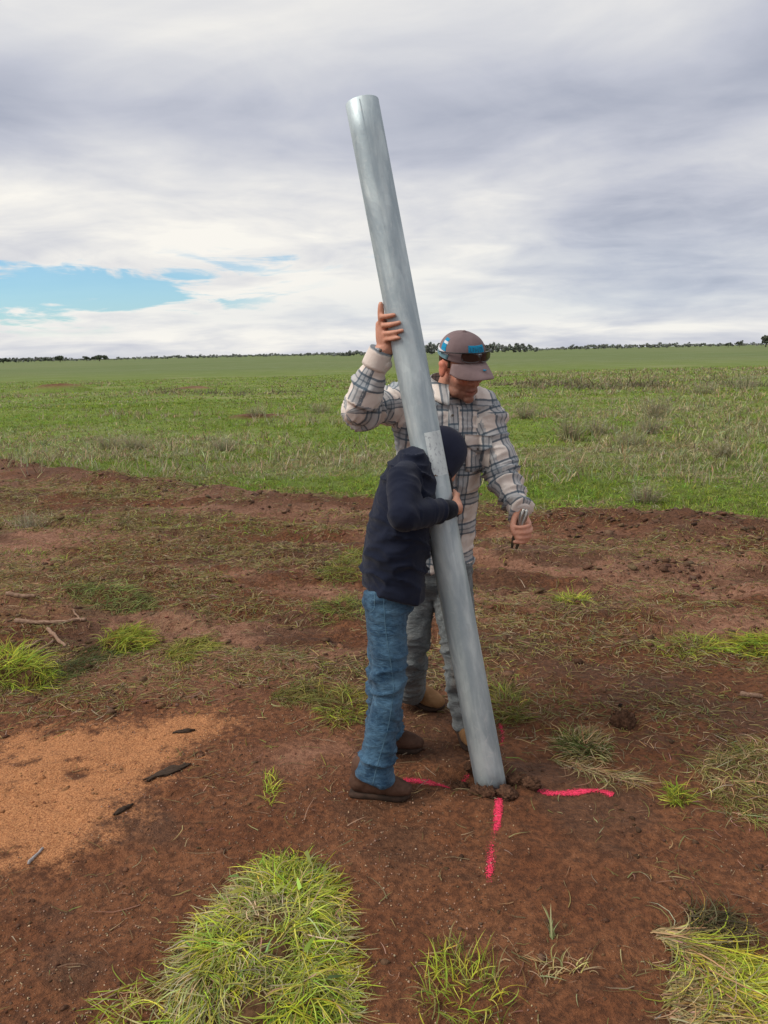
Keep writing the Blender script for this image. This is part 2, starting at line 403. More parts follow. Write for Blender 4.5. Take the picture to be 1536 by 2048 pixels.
green = t.mix(t.m('MULTIPLY', t.rng(t.noise(t.vm('MULTIPLY', pos, (.10, .22, 1)), 1.0, 6, .62), .50, .70), .65), green, dryc)
farg = t.mix(t.rng(nF, .35, .65), (.110, .148, .044), (.142, .170, .060))
py_ = t.n('ShaderNodeSeparateXYZ', None, i0=pos).outputs[1]
green = t.mix(t.rng(py_, 40, 110), green, farg)
green = t.mix(t.rng(py_, 9.0, 6.0, 0, .75), green, (.20, .13, .06))
colr = t.mix(t.rng(t.m('ADD', aR, t.m('MULTIPLY', t.m('SUBTRACT', nB, .5), .5)), .28, .75), soil, green)
nE = t.noise(t.vm('MULTIPLY', pos, (.8, 1.2, 1)), 13, 5, .68, .4)
trk = t.m('MULTIPLY', t.rng(py_, 2.9, 4.4), t.rng(py_, 14, 9))
hgt = t.m('ADD', t.m('MULTIPLY', nB, t.m('ADD', .020, t.m('MULTIPLY', trk, .008))), t.m('ADD', t.m('MULTIPLY', nC, .006), t.m('MULTIPLY', t.m('ABSOLUTE', t.m('SUBTRACT', nE, .5)), t.m('ADD', .040, t.m('MULTIPLY', trk, .07)))))
finish(t, colr, t.m('SUBTRACT', .95, t.m('MULTIPLY', aB, .22)), hgt, .95, 1.0, spec=.22)
ground = mesh_obj('ground', np.stack([gx, gy, GZ], -1).reshape(-1, 3), gf, m_ground)
ca = ground.data.color_attributes.new('col', 'FLOAT_COLOR', 'POINT')
ca.data.foreach_set('color', np.stack([mg, ms, md, mp], -1).astype(np.float32).ravel())
tag(ground, kind='structure')

# ------------------------------------------------------------------ blades, straw, crumbs (bulk builders)
m_leaf, t = material('grass blades')
a_ = t.attr('col').outputs['Color']
bl = t.n('ShaderNodeBsdfPrincipled', None, Roughness=.62); t.put(bl.inputs['Base Color'], a_); bl.inputs['Specular IOR Level'].default_value = .10
tr = t.n('ShaderNodeBsdfTranslucent', None, Color=a_)
mx = t.n('ShaderNodeMixShader', None, i0=.3); t.t.links.new(bl.outputs[0], mx.inputs[1]); t.t.links.new(tr.outputs[0], mx.inputs[2])
o_ = t.n('ShaderNodeOutputMaterial'); t.t.links.new(mx.outputs[0], o_.inputs[0])
m_crumb, t = material('soil crumbs')
pos = t.n('ShaderNodeNewGeometry').outputs['Position']
nB = t.noise(pos, 120, 4, .6)
finish(t, t.mix(t.rng(nB, .3, .7), t.attr('col').outputs['Color'], t.mix(.6, t.attr('col').outputs['Color'], (.05, .025, .015))), .95, nB, .6, .006, spec=.15)

def blades(root, head, length, width, e0, droop, curl, c0, c1, nseg=4, hug=.004, twist=None):
    """curved tapering strips; head = heading angle, e0 = start elevation, droop/curl in radians over the length"""
    N = len(root); V = np.empty((N, nseg, 2, 3)); T = np.empty((N, 3)); C = np.empty((N, nseg * 2 + 1, 3))
    p = root.copy(); sl = length / nseg; tw = rng.uniform(-.9, .9, N) if twist is None else twist
    for k in range(nseg + 1):
        u = k / nseg; e = e0 - droop * u; a = head + curl * u
        if k: 
            d = np.stack([np.cos(a) * np.cos(e), np.sin(a) * np.cos(e), np.sin(e)], -1); p = p + d * sl[:, None]
            if hug is not None: p[:, 2] = np.maximum(p[:, 2], gz(p[:, 0], p[:, 1]) + hug + .004 * rng.random(N))
        w = width * (1 - .85 * u ** 2.2) * .5
        if k < nseg:
            s = np.stack([-np.sin(a) * np.cos(tw), np.cos(a) * np.cos(tw), np.sin(tw)], -1) * w[:, None]
            V[:, k, 0] = p - s; V[:, k, 1] = p + s
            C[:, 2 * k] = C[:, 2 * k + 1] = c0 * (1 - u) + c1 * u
        else: T[:] = p; C[:, -1] = c1
    VV = np.concatenate([V.reshape(N, nseg * 2, 3), T[:, None]], 1)
    b = np.arange(N)[:, None] * (nseg * 2 + 1); tri = []
    for k in range(nseg - 1):
        q = 2 * k; tri += [(q, q + 1, q + 3), (q, q + 3, q + 2)]
    q = 2 * (nseg - 1); tri.append((q, q + 1, q + 2))
    Fc = (b[:, None] + np.array(tri)[None]).reshape(-1, 3)
    return VV.reshape(-1, 3), Fc, C.reshape(-1, 3)
def cat(lst):
    V, Fc, C, o = [], [], [], 0
    for v, f, c in lst: V.append(v); Fc.append(f + o); C.append(c); o += len(v)
    return np.vstack(V), np.vstack(Fc), np.vstack(C)
def jit(c, n, s=.25, hs=.12):
    c = np.asarray(c); return np.clip(c * (1 + s * rng.normal(size=(n, 1))) * (1 + hs * rng.normal(size=(n, 3))), .004, .9)
def pick(pal, n):
    pal = np.array(pal); k = rng.integers(0, len(pal), n); return jit(pal[k], n)
ICO_V = np.array([(0, 0, 1), (.894, 0, .447), (.276, .851, .447), (-.724, .526, .447), (-.724, -.526, .447), (.276, -.851, .447), (.724, .526, -.447), (-.276, .851, -.447), (-.894, 0, -.447), (-.276, -.851, -.447), (.724, -.526, -.447), (0, 0, -1)])
ICO_F = np.array([(0, 1, 2), (0, 2, 3), (0, 3, 4), (0, 4, 5), (0, 5, 1), (1, 6, 2), (2, 7, 3), (3, 8, 4), (4, 9, 5), (5, 10, 1), (6, 7, 2), (7, 8, 3), (8, 9, 4), (9, 10, 5), (10, 6, 1), (11, 7, 6), (11, 8, 7), (11, 9, 8), (11, 10, 9), (11, 6, 10)])
def lumps(pts, size, cols, squash=.65, rough=.3):
    N = len(pts); V = ICO_V[None] * (1 + rough * rng.normal(size=(N, 12, 1))); sc = size[:, None, None] * rng.uniform(.65, 1.25, (N, 1, 3)); sc[..., 2] *= squash
    a = rng.uniform(0, 6.28, N); c, s = np.cos(a), np.sin(a); V = V * sc
    V = np.stack([V[..., 0] * c[:, None] - V[..., 1] * s[:, None], V[..., 0] * s[:, None] + V[..., 1] * c[:, None], V[..., 2]], -1) + pts[:, None]
    Fc = (np.arange(N)[:, None, None] * 12 + ICO_F[None]).reshape(-1, 3)
    return V.reshape(-1, 3), Fc, np.repeat(cols, 12, 0)
def scatter(n, y0, y1, wfac=.60, wadd=.5, power=1.0):
    y = y0 + (y1 - y0) * rng.random(n) ** power; x = (rng.random(n) * 2 - 1) * (y * wfac + wadd); return x, y

# field grass
GREENS = [(.19, .275, .030), (.22, .30, .040), (.155, .235, .028), (.25, .295, .055), (.21, .285, .06)]
DRY = [(.33, .29, .15), (.40, .35, .21), (.27, .24, .12), (.36, .33, .19)]
parts = []
def grass_band(n, y0, y1, hgt, wid, thr, nseg, per, spread, dryp):
    n = int(n * 1.15); x, y = scatter(n, y0, y1, .74, 1.0)
    g = masks(x, y)[0]; k = rng.random(n) < sstep(g, thr, .9); x, y, g = x[k], y[k], g[k]
    cl = fbm(x * .9, y * .9, oct=3, seed=81)
    hh = hgt * (.45 + 1.1 * cl)
    dry = fbm(x * .16, y * .36, oct=4, seed=83) + .08 * rng.normal(size=len(x)) + .06 * sstep(x / y, .0, .45)
    isd = dry > dryp
    c = pick(GREENS, len(x)) * (.75 + .6 * fbm(x * .5, y * 1.1, seed=85))[:, None]; c[isd] = pick(DRY, isd.sum())
    rep = lambda a: np.repeat(a, per, 0)
    N = len(x) * per; rx = rep(x) + rng.normal(size=N) * spread; ry = rep(y) + rng.normal(size=N) * spread
    root = np.stack([rx, ry, gz(rx, ry) - .005], -1)
    cc = rep(c) * (1 + .12 * rng.normal(size=(N, 1))); cc = np.clip(cc, .005, .8)
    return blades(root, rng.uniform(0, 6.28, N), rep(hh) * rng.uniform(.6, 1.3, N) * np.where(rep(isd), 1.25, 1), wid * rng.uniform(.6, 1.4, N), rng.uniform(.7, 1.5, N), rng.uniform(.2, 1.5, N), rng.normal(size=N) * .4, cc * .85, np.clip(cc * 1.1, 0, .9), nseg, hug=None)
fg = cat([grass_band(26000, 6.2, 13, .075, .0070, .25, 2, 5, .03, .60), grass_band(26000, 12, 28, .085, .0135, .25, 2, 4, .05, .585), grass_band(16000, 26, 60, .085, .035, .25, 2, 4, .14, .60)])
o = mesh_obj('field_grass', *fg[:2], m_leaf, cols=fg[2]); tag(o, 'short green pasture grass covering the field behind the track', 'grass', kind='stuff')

# sparse grass regrowth and mown litter on the track
x, y = scatter(84000, 2.6, 10.5, .72, .6, .8)
g, s_, d_, p_ = masks(x, y); st = fbm(x * .7, (y + .2 * x) * 2.1, oct=4, seed=43)
k = (rng.random(len(x)) < sstep(st + .10 * sstep(x, 0, -2) + .35 * (fbm(x * 5, y * 7, oct=3, seed=47) - .5), .42, .66) * sstep(y, 2.4, 3.6) * (.85 - .25 * sstep(x / y, .05, .3)) + .04) & (s_ < .3) & (y < edge_y(x) + .6); x, y, st = x[k], y[k], st[k]
N = len(x) * 4; rx = np.repeat(x, 4) + rng.normal(size=N) * .03; ry = np.repeat(y, 4) + rng.normal(size=N) * .03
c = pick([(.235, .205, .065), (.28, .215, .095), (.20, .15, .07), (.33, .235, .13), (.36, .265, .16), (.25, .24, .06)], N)
tg = blades(np.stack([rx, ry, gz(rx, ry) + .002], -1), rng.uniform(0, 6.28, N), rng.uniform(.03, .11, N), rng.uniform(.002, .0045, N) * (.6 + .12 * ry), rng.uniform(-.1, .8, N), rng.uniform(.5, 1.6, N), rng.normal(size=N) * .8, c, c, 2)
o = mesh_obj('track_grass', *tg[:2], m_leaf, cols=tg[2]); tag(o, 'flattened yellow green grass wisps strewn over the dirt track', 'grass', kind='stuff')

# straw litter
x, y = scatter(29000, 1.4, 6.5, .75, .4)
g, s_, d_, p_ = masks(x, y); w = x / y
dens = .16 + .8 * sstep(w, .02, .35) * sstep(fbm(x * 2.2, y * 2.2, oct=3, seed=91), .38, .62) + .35 * sstep(y, 3.2, 4.5) * sstep(fbm(x * 1.5, y * 2.5, seed=92), .45, .6)
k = (rng.random(len(x)) < dens * .62) & (s_ < .35); x, y = x[k], y[k]; N = len(x)
c = pick([(.30, .215, .115), (.36, .27, .16), (.22, .15, .08), (.17, .12, .06), (.21, .20, .07)], N)
sl = blades(np.stack([x, y, gz(x, y) + .004], -1), rng.uniform(0, 6.28, N), rng.gamma(3.0, .018, N), rng.uniform(.0014, .0034, N), rng.uniform(-.05, .35, N), rng.uniform(0, .9, N), rng.normal(size=N) * 1.0, c, c, 4)
o = mesh_obj('straw_litter', *sl[:2], m_leaf, cols=sl[2]); tag(o, 'thin dry straw scattered over the bare soil', 'straw', kind='stuff')

# crumbs of soil and pale grit
x, y = scatter(19000, 1.35, 7.0, .70, .3, 1.5)
g, s_, d_, p_ = masks(x, y); cl = fbm(x * 2.6, y * 2.6, oct=3, seed=95)
k = rng.random(len(x)) < sstep(cl, .36, .62) * .6 + .06; x, y, s_, d_ = x[k], y[k], s_[k], d_[k]; N = len(x)
size = np.minimum(rng.gamma(1.1, .0021, N) + .0012, .012) * (1 + .12 * (y - 2))
c = jit((.135, .066, .039), N, .22, .08); c[d_ > .4] = jit((.075, .038, .023), (d_ > .4).sum(), .2, .08); c[s_ > .5] = jit((.36, .16, .07), (s_ > .5).sum(), .25, .08)
cr1 = lumps(np.stack([x, y, gz(x, y) + size * .05], -1), size, c, .55, .38)
q_ = 2600; ex = rng.uniform(-7.5, 5.0, q_); ey = edge_y(ex) - .25 + rng.normal(size=q_) * .42; ke = rng.random(q_) < sstep(fbm(ex * 1.3, ey * 1.3, oct=3, seed=99), .36, .6); ex, ey = ex[ke], ey[ke]
es = np.minimum(rng.gamma(1.2, .0065, len(ex)) + .003, .032)
cr1 = cat([cr1, lumps(np.stack([ex, ey, gz(ex, ey) + es * .25], -1), es, jit((.165, .095, .063), len(ex), .25, .08), .6, .4)])
tx_, ty_ = scatter(11000, 3.2, 10, .6, .4); kt = (rng.random(11000) < sstep(fbm(tx_ * 1.6, (ty_ + .2 * tx_) * 3.2, oct=4, seed=98), .46, .64)) & (ty_ < edge_y(tx_)); tx_, ty_ = tx_[kt], ty_[kt]
ts_ = np.minimum(rng.gamma(1.1, .0055, len(tx_)) + .003, .03)
cr1 = cat([cr1, lumps(np.stack([tx_, ty_, gz(tx_, ty_) + ts_ * .2], -1), ts_, jit((.15, .078, .046), len(tx_), .35, .08), .6, .42)])
for hx, hy, r, a in HEAPS:
    q_ = 150; ex = hx + rng.normal(size=q_) * r * 1.1; ey = hy + rng.normal(size=q_) * r * .75; es = np.minimum(rng.gamma(1.2, .007, q_) + .003, .035)
    cr1 = cat([cr1, lumps(np.stack([ex, ey, gz(ex, ey) + es * .3], -1), es, jit((.135, .078, .05), q_, .25, .08), .65, .4)])
o = mesh_obj('soil_crumbs', *cr1[:2], m_crumb, cols=cr1[2], smooth=False); tag(o, 'loose crumbs of red brown soil over the ground', 'soil', kind='stuff')
x, y = scatter(10500, 1.35, 4.2, .60, .2)
g, s_, d_, p_ = masks(x, y)
k = (rng.random(len(x)) < sstep(fbm(x * 1.8, y * 1.8, oct=3, seed=97) - .35 * sstep(x / y, -.15, .3), .20, .5)) & (s_ < .8); x, y = x[k], y[k]; N = len(x)
size = rng.uniform(.0012, .0034, N)
cr2 = lumps(np.stack([x, y, gz(x, y) + size * .5], -1), size, jit((.40, .27, .18), N, .3, .06), 1.0, .15)
o = mesh_obj('pale_grit', *cr2[:2], m_crumb, cols=cr2[2], smooth=False); tag(o, 'tiny pale seed and grit grains on the foreground soil', 'grit', kind='stuff')

# ------------------------------------------------------------------ steel post
POST_T = P(724, 205, 2.90)
pax = nrm(POST_T - POST_B); PL = np.linalg.norm(POST_T - POST_B) + .03; PR = .0585
m_galv, t = material('galvanised steel')
ob_c = t.n('ShaderNodeTexCoord').outputs['Object']
lng = t.vm('MULTIPLY', ob_c, (1, 1, .22))
n1 = t.noise(lng, 16, 5, .6, .4); n2 = t.noise(ob_c, 55, 5, .7, .8); n3 = t.noise(t.vm('MULTIPLY', ob_c, (1, 1, .05)), 26, 3, .5)
vz = t.n('ShaderNodeTexVoronoi', None, Vector=t.vm('MULTIPLY', ob_c, (1, 1, .6)), Scale=42.0).outputs[1]
vzg = t.n('ShaderNodeSeparateColor', None, i0=vz).outputs[0]
c = t.mix(t.rng(n1, .36, .66), (.36, .43, .46), (.60, .675, .68))
c = t.mix(t.m('MULTIPLY', t.rng(n2, .5, .75), .5), c, (.62, .645, .64))
c = t.mix(t.m('MULTIPLY', vzg, .30), c, (.36, .42, .45))
blo = t.noise(t.vm('MULTIPLY', ob_c, (1, 1, .45)), 9, 4, .6, .8)
c = t.mix(t.rng(blo, .54, .68, 0, .55), c, (.30, .36, .40))
c = t.mix(t.rng(n3, .56, .72, 0, .6), c, (.34, .41, .45))
ozz = t.n('ShaderNodeSeparateXYZ', None, i0=ob_c).outputs[2]
scuff = t.m('MULTIPLY', t.rng(t.noise(t.vm('MULTIPLY', ob_c, (1, 1, .7)), 24, 5, .7, 1.2), .60, .68), t.rng(ozz, .42, .16))
c = t.mix(t.m('MULTIPLY', scuff, .7), c, (.72, .73, .72))
mud = t.m('MULTIPLY', t.rng(t.noise(ob_c, 30, 4, .6), .40, .7), t.rng(ozz, .10, .02)); c = t.mix(mud, c, (.17, .085, .05))
finish(t, c, t.m('ADD', .46, t.m('MULTIPLY', n2, .24)), n2, .25, .002, metal=.62, spec=.5)
def ring_tube(r0, r1, L, seg=64, nz=24):
    V, Fc = [], []
    zs = np.linspace(0, L, nz)
    prof = [(r0 - .0012, 0)] + [(r0, max(.0012, min(L - .0012, z))) for z in zs] + [(r0 - .0012, L), (r1, L), (r1, 0)]
    for r, z in prof:
        for j in range(seg):
            a = 2 * math.pi * j / seg; V.append((r * math.cos(a), r * math.sin(a), z))
    n = len(prof)
    for i in range(n):
        for j in range(seg):
            k = (j + 1) % seg; i2 = (i + 1) % n; Fc.append((i * seg + j, i * seg + k, i2 * seg + k, i2 * seg + j))
    return np.array(V), Fc
base = POST_B - pax * .03
view = nrm(base - CPOS); px_ = nrm(np.cross(pax, view)); py2 = np.cross(pax, px_)      # local x = photo right-ish side
post = empty('steel_post', POST_B, 'long galvanised steel pipe post leaning, held upright by two people', 'post')
PM = Matrix(((px_[0], py2[0], pax[0], base[0]), (px_[1], py2[1], pax[1], base[1]), (px_[2], py2[2], pax[2], base[2]), (0, 0, 0, 1)))
def post_part(name, V, Fc, mat, smooth=True):
    o = mesh_obj(name, V, Fc, mat, smooth=smooth); o.parent = post; o.matrix_parent_inverse = Matrix.Translation(-Vector(POST_B)); o.matrix_basis = PM
    return o
V, Fc = ring_tube(PR, PR - .005, PL); pp = post_part('pipe', V, Fc, m_galv)
def on_pipe(a0, a1, z0, z1, r, na=14, nz=10, thick=.001):
    V, Fc = [], []
    for rr in (r, r - thick):
        for i in range(nz + 1):
            for j in range(na + 1):
                a = a0 + (a1 - a0) * j / na; V.append((rr * math.cos(a), rr * math.sin(a), z0 + (z1 - z0) * i / nz))
    m = (nz + 1) * (na + 1)
    for i in range(nz):
        for j in range(na):
            q = i * (na + 1) + j; Fc.append((q, q + 1, q + na + 2, q + na + 1)); Fc.append((m + q, m + q + na + 1, m + q + na + 2, m + q + 1))
    for i in range(nz):
        for j in (0, na):
            q = i * (na + 1) + j; Fc.append((q, q + na + 1, m + q + na + 1, m + q))
    for j in range(na):
        for i in (0, nz):
            q = i * (na + 1) + j; Fc.append((q, q + 1, m + q + 1, m + q))
    return np.array(V), Fc
# which way is the viewer in the pipe's own frame
vl = np.array([(CPOS - base) @ px_, (CPOS - base) @ py2]); VA = math.atan2(vl[1], vl[0]); RA = math.atan2(0, 1)
sgn = -1 if math.sin(VA) < 0 else 1
def zpix(px, py):                        # height along the pipe of a photo pixel
    d = ray(px, py); w = np.cross(pax, d); w2 = np.cross(d, np.cross(pax, d)); return float(((CPOS - base) @ w2) / (pax @ w2))
m_seam, t = material('weld seam'); finish(t, (.40, .43, .45), .5, metal=.6)
post_part('weld_seam', *on_pipe(VA - sgn * .10 - .03, VA - sgn * .10 + .03, .02, PL - .01, PR + .0004, 3, 2, .0025), m_galv, False)
m_sten, t = material('pale galvaniser stencil')
oc = t.n('ShaderNodeTexCoord').outputs['Object']
ns = t.noise(t.vm('MULTIPLY', oc, (1, 1, .6)), 110, 3, .6); nl = t.noise(t.vm('MULTIPLY', oc, (1, 1, .35)), 20, 4, .6)
finish(t, t.mix(t.rng(ns, .54, .64), t.mix(t.rng(nl, .3, .7), (.56, .62, .62), (.70, .76, .75)), (.44, .48, .50)), .6, metal=.15)
za, zb = zpix(868, 862), zpix(888, 948)
post_part('stencil_patch', *on_pipe(VA + sgn * -.02, VA + sgn * 1.25, zb, za, PR + .0005, 40, 4, .003), m_sten, False)
m_rust, t = material('rusty scratch'); finish(t, (.13, .075, .045), .8)
zs = zpix(868, 950)
V = []; Fc = []
for i in range(13):
    a = VA + sgn * (-.42 + .75 * i / 12); zc = zs + .003 * math.sin(i * 2.1) ; hw = .0035 * math.sin(math.pi * (i + .3) / 12.6) + .0004
    for s_ in (-1, 1):
        for r in (PR + .0012, PR - .002): V.append((r * math.cos(a), r * math.sin(a), zc + s_ * hw))
for i in range(12):
    b = i * 4
    for q0, q1 in ((0, 1), (1, 3), (3, 2), (2, 0)): Fc.append((b + q0, b + q1, b + 4 + q1, b + 4 + q0))
post_part('scratch', V, Fc, m_rust)
def post_axis(z): return base + pax * z          # point on the post's axis
def post_at_height(h): return base + pax * ((h - base[2]) / pax[2])

# ------------------------------------------------------------------ cloth / skin materials
def skin_mat():
    m, t = material('skin')
    c = t.attr('col').outputs['Color']; pos = t.n('ShaderNodeNewGeometry').outputs['Position']
    n = t.noise(pos, 90, 4, .6); c = t.mix(t.rng(n, .35, .7, 0, .35), c, t.mix(1, c, (.80, .62, .58), 'MULTIPLY'))
    finish(t, c, .55, t.noise(pos, 400, 2, .5), .15, .001, spec=.35, sub=.08); return m
m_skin = skin_mat()
def stripes(t, coord, stops):
    return t.ramp(t.m('FRACT', coord), stops, 'LINEAR')
m_plaid, t = material('plaid flannel')
uvn = t.n('ShaderNodeUVMap', dict(uv_map='cloth')).outputs[0]; suv = t.n('ShaderNodeSeparateXYZ', None, i0=uvn)
pos = t.n('ShaderNodeNewGeometry').outputs['Position']
def band(c):
    f = t.m('FRACT', t.m('MULTIPLY', c, 1 / .128))
    wide = t.ramp(f, [(0, (0, 0, 0)), (.30, (0, 0, 0)), (.315, (1, 1, 1)), (.69, (1, 1, 1)), (.705, (0, 0, 0))])
    thin = t.ramp(f, [(0, (0, 0, 0)), (.30, (0, 0, 0)), (.315, (1, 1, 1)), (.36, (1, 1, 1)), (.375, (0, 0, 0)), (.475, (0, 0, 0)), (.485, (.75, .75, .75)), (.52, (.75, .75, .75)), (.53, (0, 0, 0)), (.63, (0, 0, 0)), (.645, (1, 1, 1)), (.69, (1, 1, 1)), (.705, (0, 0, 0))])
    return wide, thin
jn = t.m('MULTIPLY', t.m('SUBTRACT', t.noise(pos, 45, 3, .6), .5), .006)
wu, tu = band(t.m('ADD', suv.outputs[0], jn)); wv, tv = band(t.m('ADD', suv.outputs[1], jn))
c = t.mix(t.rng(t.noise(pos, 14, 3, .6), .35, .65), (.68, .585, .52), (.77, .695, .63))
c = t.mix(t.m('MULTIPLY', wu, .62), c, (.28, .325, .36)); c = t.mix(t.m('MULTIPLY', wv, .58), c, (.28, .325, .36))
c = t.mix(t.m('MULTIPLY', tu, .72), c, (.055, .085, .115)); c = t.mix(t.m('MULTIPLY', tv, .78), c, (.05, .08, .11))
fz = t.noise(pos, 500, 3, .7)
c = t.mix(t.rng(fz, .3, .7, 0, .25), c, t.mix(1, c, (.75, .75, .75), 'MULTIPLY'))
finish(t, c, .95, t.m('ADD', t.m('MULTIPLY', fz, .4), t.noise(pos, 40, 4, .6)), .35, .006, spec=.1, sheen=.15)
def cloth(name, base_c, alt, scale=20, bstr=.4, fine=700, rough=.95, sheen=.1, bd=.004, rng_=(.35, .65)):
    m, t = material(name); pos = t.n('ShaderNodeNewGeometry').outputs['Position']
    n = t.noise(pos, scale, 5, .6); f = t.noise(pos, fine, 2, .6)
    finish(t, t.mix(t.rng(f, .3, .7, 0, .35), t.mix(t.rng(n, *rng_), base_c, alt), t.mix(.5, alt, base_c)), rough, t.m('ADD', t.m('MULTIPLY', f, .25), n), bstr, bd, spec=.12, sheen=sheen); return m
def denim(name, dark, light, stain):
    m, t = material(name); pos = t.n('ShaderNodeNewGeometry').outputs['Position']
    n = t.noise(pos, 9, 6, .62, .5); cr_ = t.noise(t.vm('MULTIPLY', pos, (1, 1, 2.6)), 26, 5, .65, 1.2); f = t.noise(t.vm('MULTIPLY', pos, (3, 3, .5)), 260, 3, .6)
    c = t.mix(t.rng(t.m('ADD', t.m('MULTIPLY', n, .55), t.m('MULTIPLY', cr_, .45)), .34, .66), dark, light)
    c = t.mix(t.rng(f, .35, .7, 0, .4), c, t.mix(1, c, (.6, .6, .62), 'MULTIPLY')); c = t.mix(t.rng(t.noise(pos, 5, 5, .6), .55, .72, 0, .55), c, stain)
    finish(t, c, .92, t.m('ADD', t.m('MULTIPLY', cr_, 1.0), t.m('MULTIPLY', f, .15)), .75, .008, spec=.12, sheen=.08); return m
m_navy = cloth('navy fleece', (.0080, .0110, .0240), (.0135, .0170, .0330), 9, .5)
m_rib = cloth('navy ribbed knit', (.0055, .0065, .0115), (.009, .0105, .018), 60, .5)
m_hatnavy = cloth('navy cotton cap', (.016, .019, .036), (.022, .026, .048), 12, .2)
m_hatdark = cloth('black cap lining', (.008, .008, .010), (.012, .012, .014), 30, .2)
m_denim = denim('blue denim', (.013, .040, .082), (.085, .170, .255), (.10, .175, .235))
m_stitch = cloth('pale denim seam', (.05, .11, .165), (.08, .145, .20), 60, .3)
m_grey = denim('dusty grey work jeans', (.095, .108, .112), (.235, .248, .245), (.17, .125, .09))
m_boot = cloth('worn brown leather', (.070, .036, .024), (.115, .062, .042), 30, .3, 300, .7, 0)
m_tan = cloth('tan suede leather', (.22, .115, .050), (.31, .170, .080), 22, .3, 300, .85, 0)
m_sole = cloth('dark rubber sole', (.030, .020, .015), (.060, .036, .026), 40, .2, 300, .8, 0)
m_hair = cloth('short brown hair', (.045, .026, .015), (.085, .05, .028), 120, .8, 500, .8, 0)
m_capm = cloth('dusty mauve cap fabric', (.185, .130, .130), (.225, .160, .160), 18, .15, 600, .9, .05)
m_visor = cloth('pale mauve visor fabric', (.235, .165, .160), (.28, .20, .195), 18, .15, 600, .9, .05)
m_blue = cloth('bright blue embroidery', (.015, .22, .40), (.02, .30, .50), 200, .5, 600, .8, 0)
m_bluedk = cloth('dark blue thread', (.02, .09, .16), (.03, .12, .2), 200, .3)
m_white = cloth('white embroidery', (.60, .60, .62), (.72, .72, .74), 120, .3)
m_teal = cloth('teal cap rim', (.12, .22, .26), (.16, .28, .32), 30, .2)
m_metal, t = material('worn tool steel'); n_ = t.noise(t.n('ShaderNodeNewGeometry').outputs['Position'], 150, 3, .6)
finish(t, t.mix(n_, (.25, .24, .22), (.60, .58, .54)), .32, metal=.9)
m_tdark = cloth('dark tool grip', (.045, .035, .024), (.085, .065, .04), 80, .2, 300, .6, 0)
m_lens, t = material('dark tinted lens'); finish(t, (.030, .016, .014), .12, spec=.6)
m_frame, t = material('black glasses frame'); finish(t, (.012, .012, .012), .35)

# ------------------------------------------------------------------ people
def seg_assign(co, segs):
    """nearest limb segment for every point; segs = (p0, p1, radius)"""
    best = np.full(len(co), 1e9); which = np.zeros(len(co), int)
    for i, (a, b, r) in enumerate(segs):
        a, b = np.asarray(a), np.asarray(b); e = b - a; u = np.clip(((co - a) @ e) / (e @ e), 0, 1)
        d = np.linalg.norm(co - a - u[:, None] * e, axis=1) / r
        k = d < best; best[k] = d[k]; which[k] = i
    return which
def wrinkle(ob, segs, amps, joints, seed=0, f_al=26, f_ac=7):
    """folds that run round the limbs, deepest near the joints"""
    co, nr = arr(ob); w = seg_assign(co, segs); disp = np.zeros(len(co))
    jw = np.zeros(len(co))
    for j, r in joints: jw = np.maximum(jw, np.exp(-(np.linalg.norm(co - np.asarray(j), axis=1) / r) ** 2))
    for i, (a, b, r) in enumerate(segs):
        k = w == i
        if not k.any(): continue
        ax = nrm(np.asarray(b) - a); s1 = nrm(np.cross(ax, (.3, 1, .2))); s2 = np.cross(ax, s1)
        al = (co[k] - a) @ ax; c1 = (co[k] - a) @ s1; c2 = (co[k] - a) @ s2
        wob = .05 * (fbm(c1 * 9, c2 * 9, al * 6, 2, seed + 3) - .5)
        n = vnoise((al + wob) * f_al, c1 * f_ac, c2 * f_ac, seed + i); ridge = 1 - np.abs(2 * n - 1)
        n2 = fbm((al + .8 * c1 + wob) * 13, c1 * 6, c2 * 6, 2, seed + 9 + i)
        n3 = vnoise((al + .35 * c2 + 2 * wob) * f_al * 2.1, c1 * f_ac * 1.7, c2 * f_ac * 1.7, seed + 19 + i); r3 = 1 - np.abs(2 * n3 - 1)
        disp[k] = amps[i] * (.38 * (r3 ** 3 - .25) + 1.25 * (ridge ** 3.2 - .25) * (.35 + 1.5 * jw[k]) + 1.1 * (n2 - .5))
    setco(ob, co + nr * disp[:, None]); return w
def limb_uv(ob, segs, frames):
    """cloth-grain coordinates in metres, limb by limb"""
    me = ob.data; co, _ = arr(ob); nf = len(me.polygons)
    ls = np.empty(nf, np.int32); lt = np.empty(nf, np.int32); me.polygons.foreach_get('loop_start', ls); me.polygons.foreach_get('loop_total', lt)
    li = np.empty(len(me.loops), np.int32); me.loops.foreach_get('vertex_index', li)
    cen = np.empty(nf * 3); me.polygons.foreach_get('center', cen); cen = cen.reshape(-1, 3)
    w = np.repeat(seg_assign(cen, segs), lt); pc = np.repeat(cen, lt, 0)
    uv = np.zeros((len(li), 2)); p = co[li]
    for i, (a, b, r) in enumerate(segs):
        k = w == i; a = np.asarray(a); kind, side, off = frames[i]
        ax = nrm(np.asarray(b) - a); s1 = nrm(np.asarray(side) - ax * (np.asarray(side) @ ax)); s2 = np.cross(ax, s1)
        q = p[k] - a; al = q @ ax; c1 = q @ s1; c2 = q @ s2
        if kind == 'flat': uv[k, 0] = c1 + off[0]
        else:
            ang = np.arctan2(c2, c1); qc = pc[k] - a; ac = np.arctan2(qc @ s2, qc @ s1); ang = ac + (ang - ac + np.pi) % (2 * np.pi) - np.pi
            uv[k, 0] = ang * r + off[0]
        uv[k, 1] = al + off[1]
    l = me.uv_layers.new(name='cloth'); l.data.foreach_set('uv', uv.astype(np.float32).ravel())

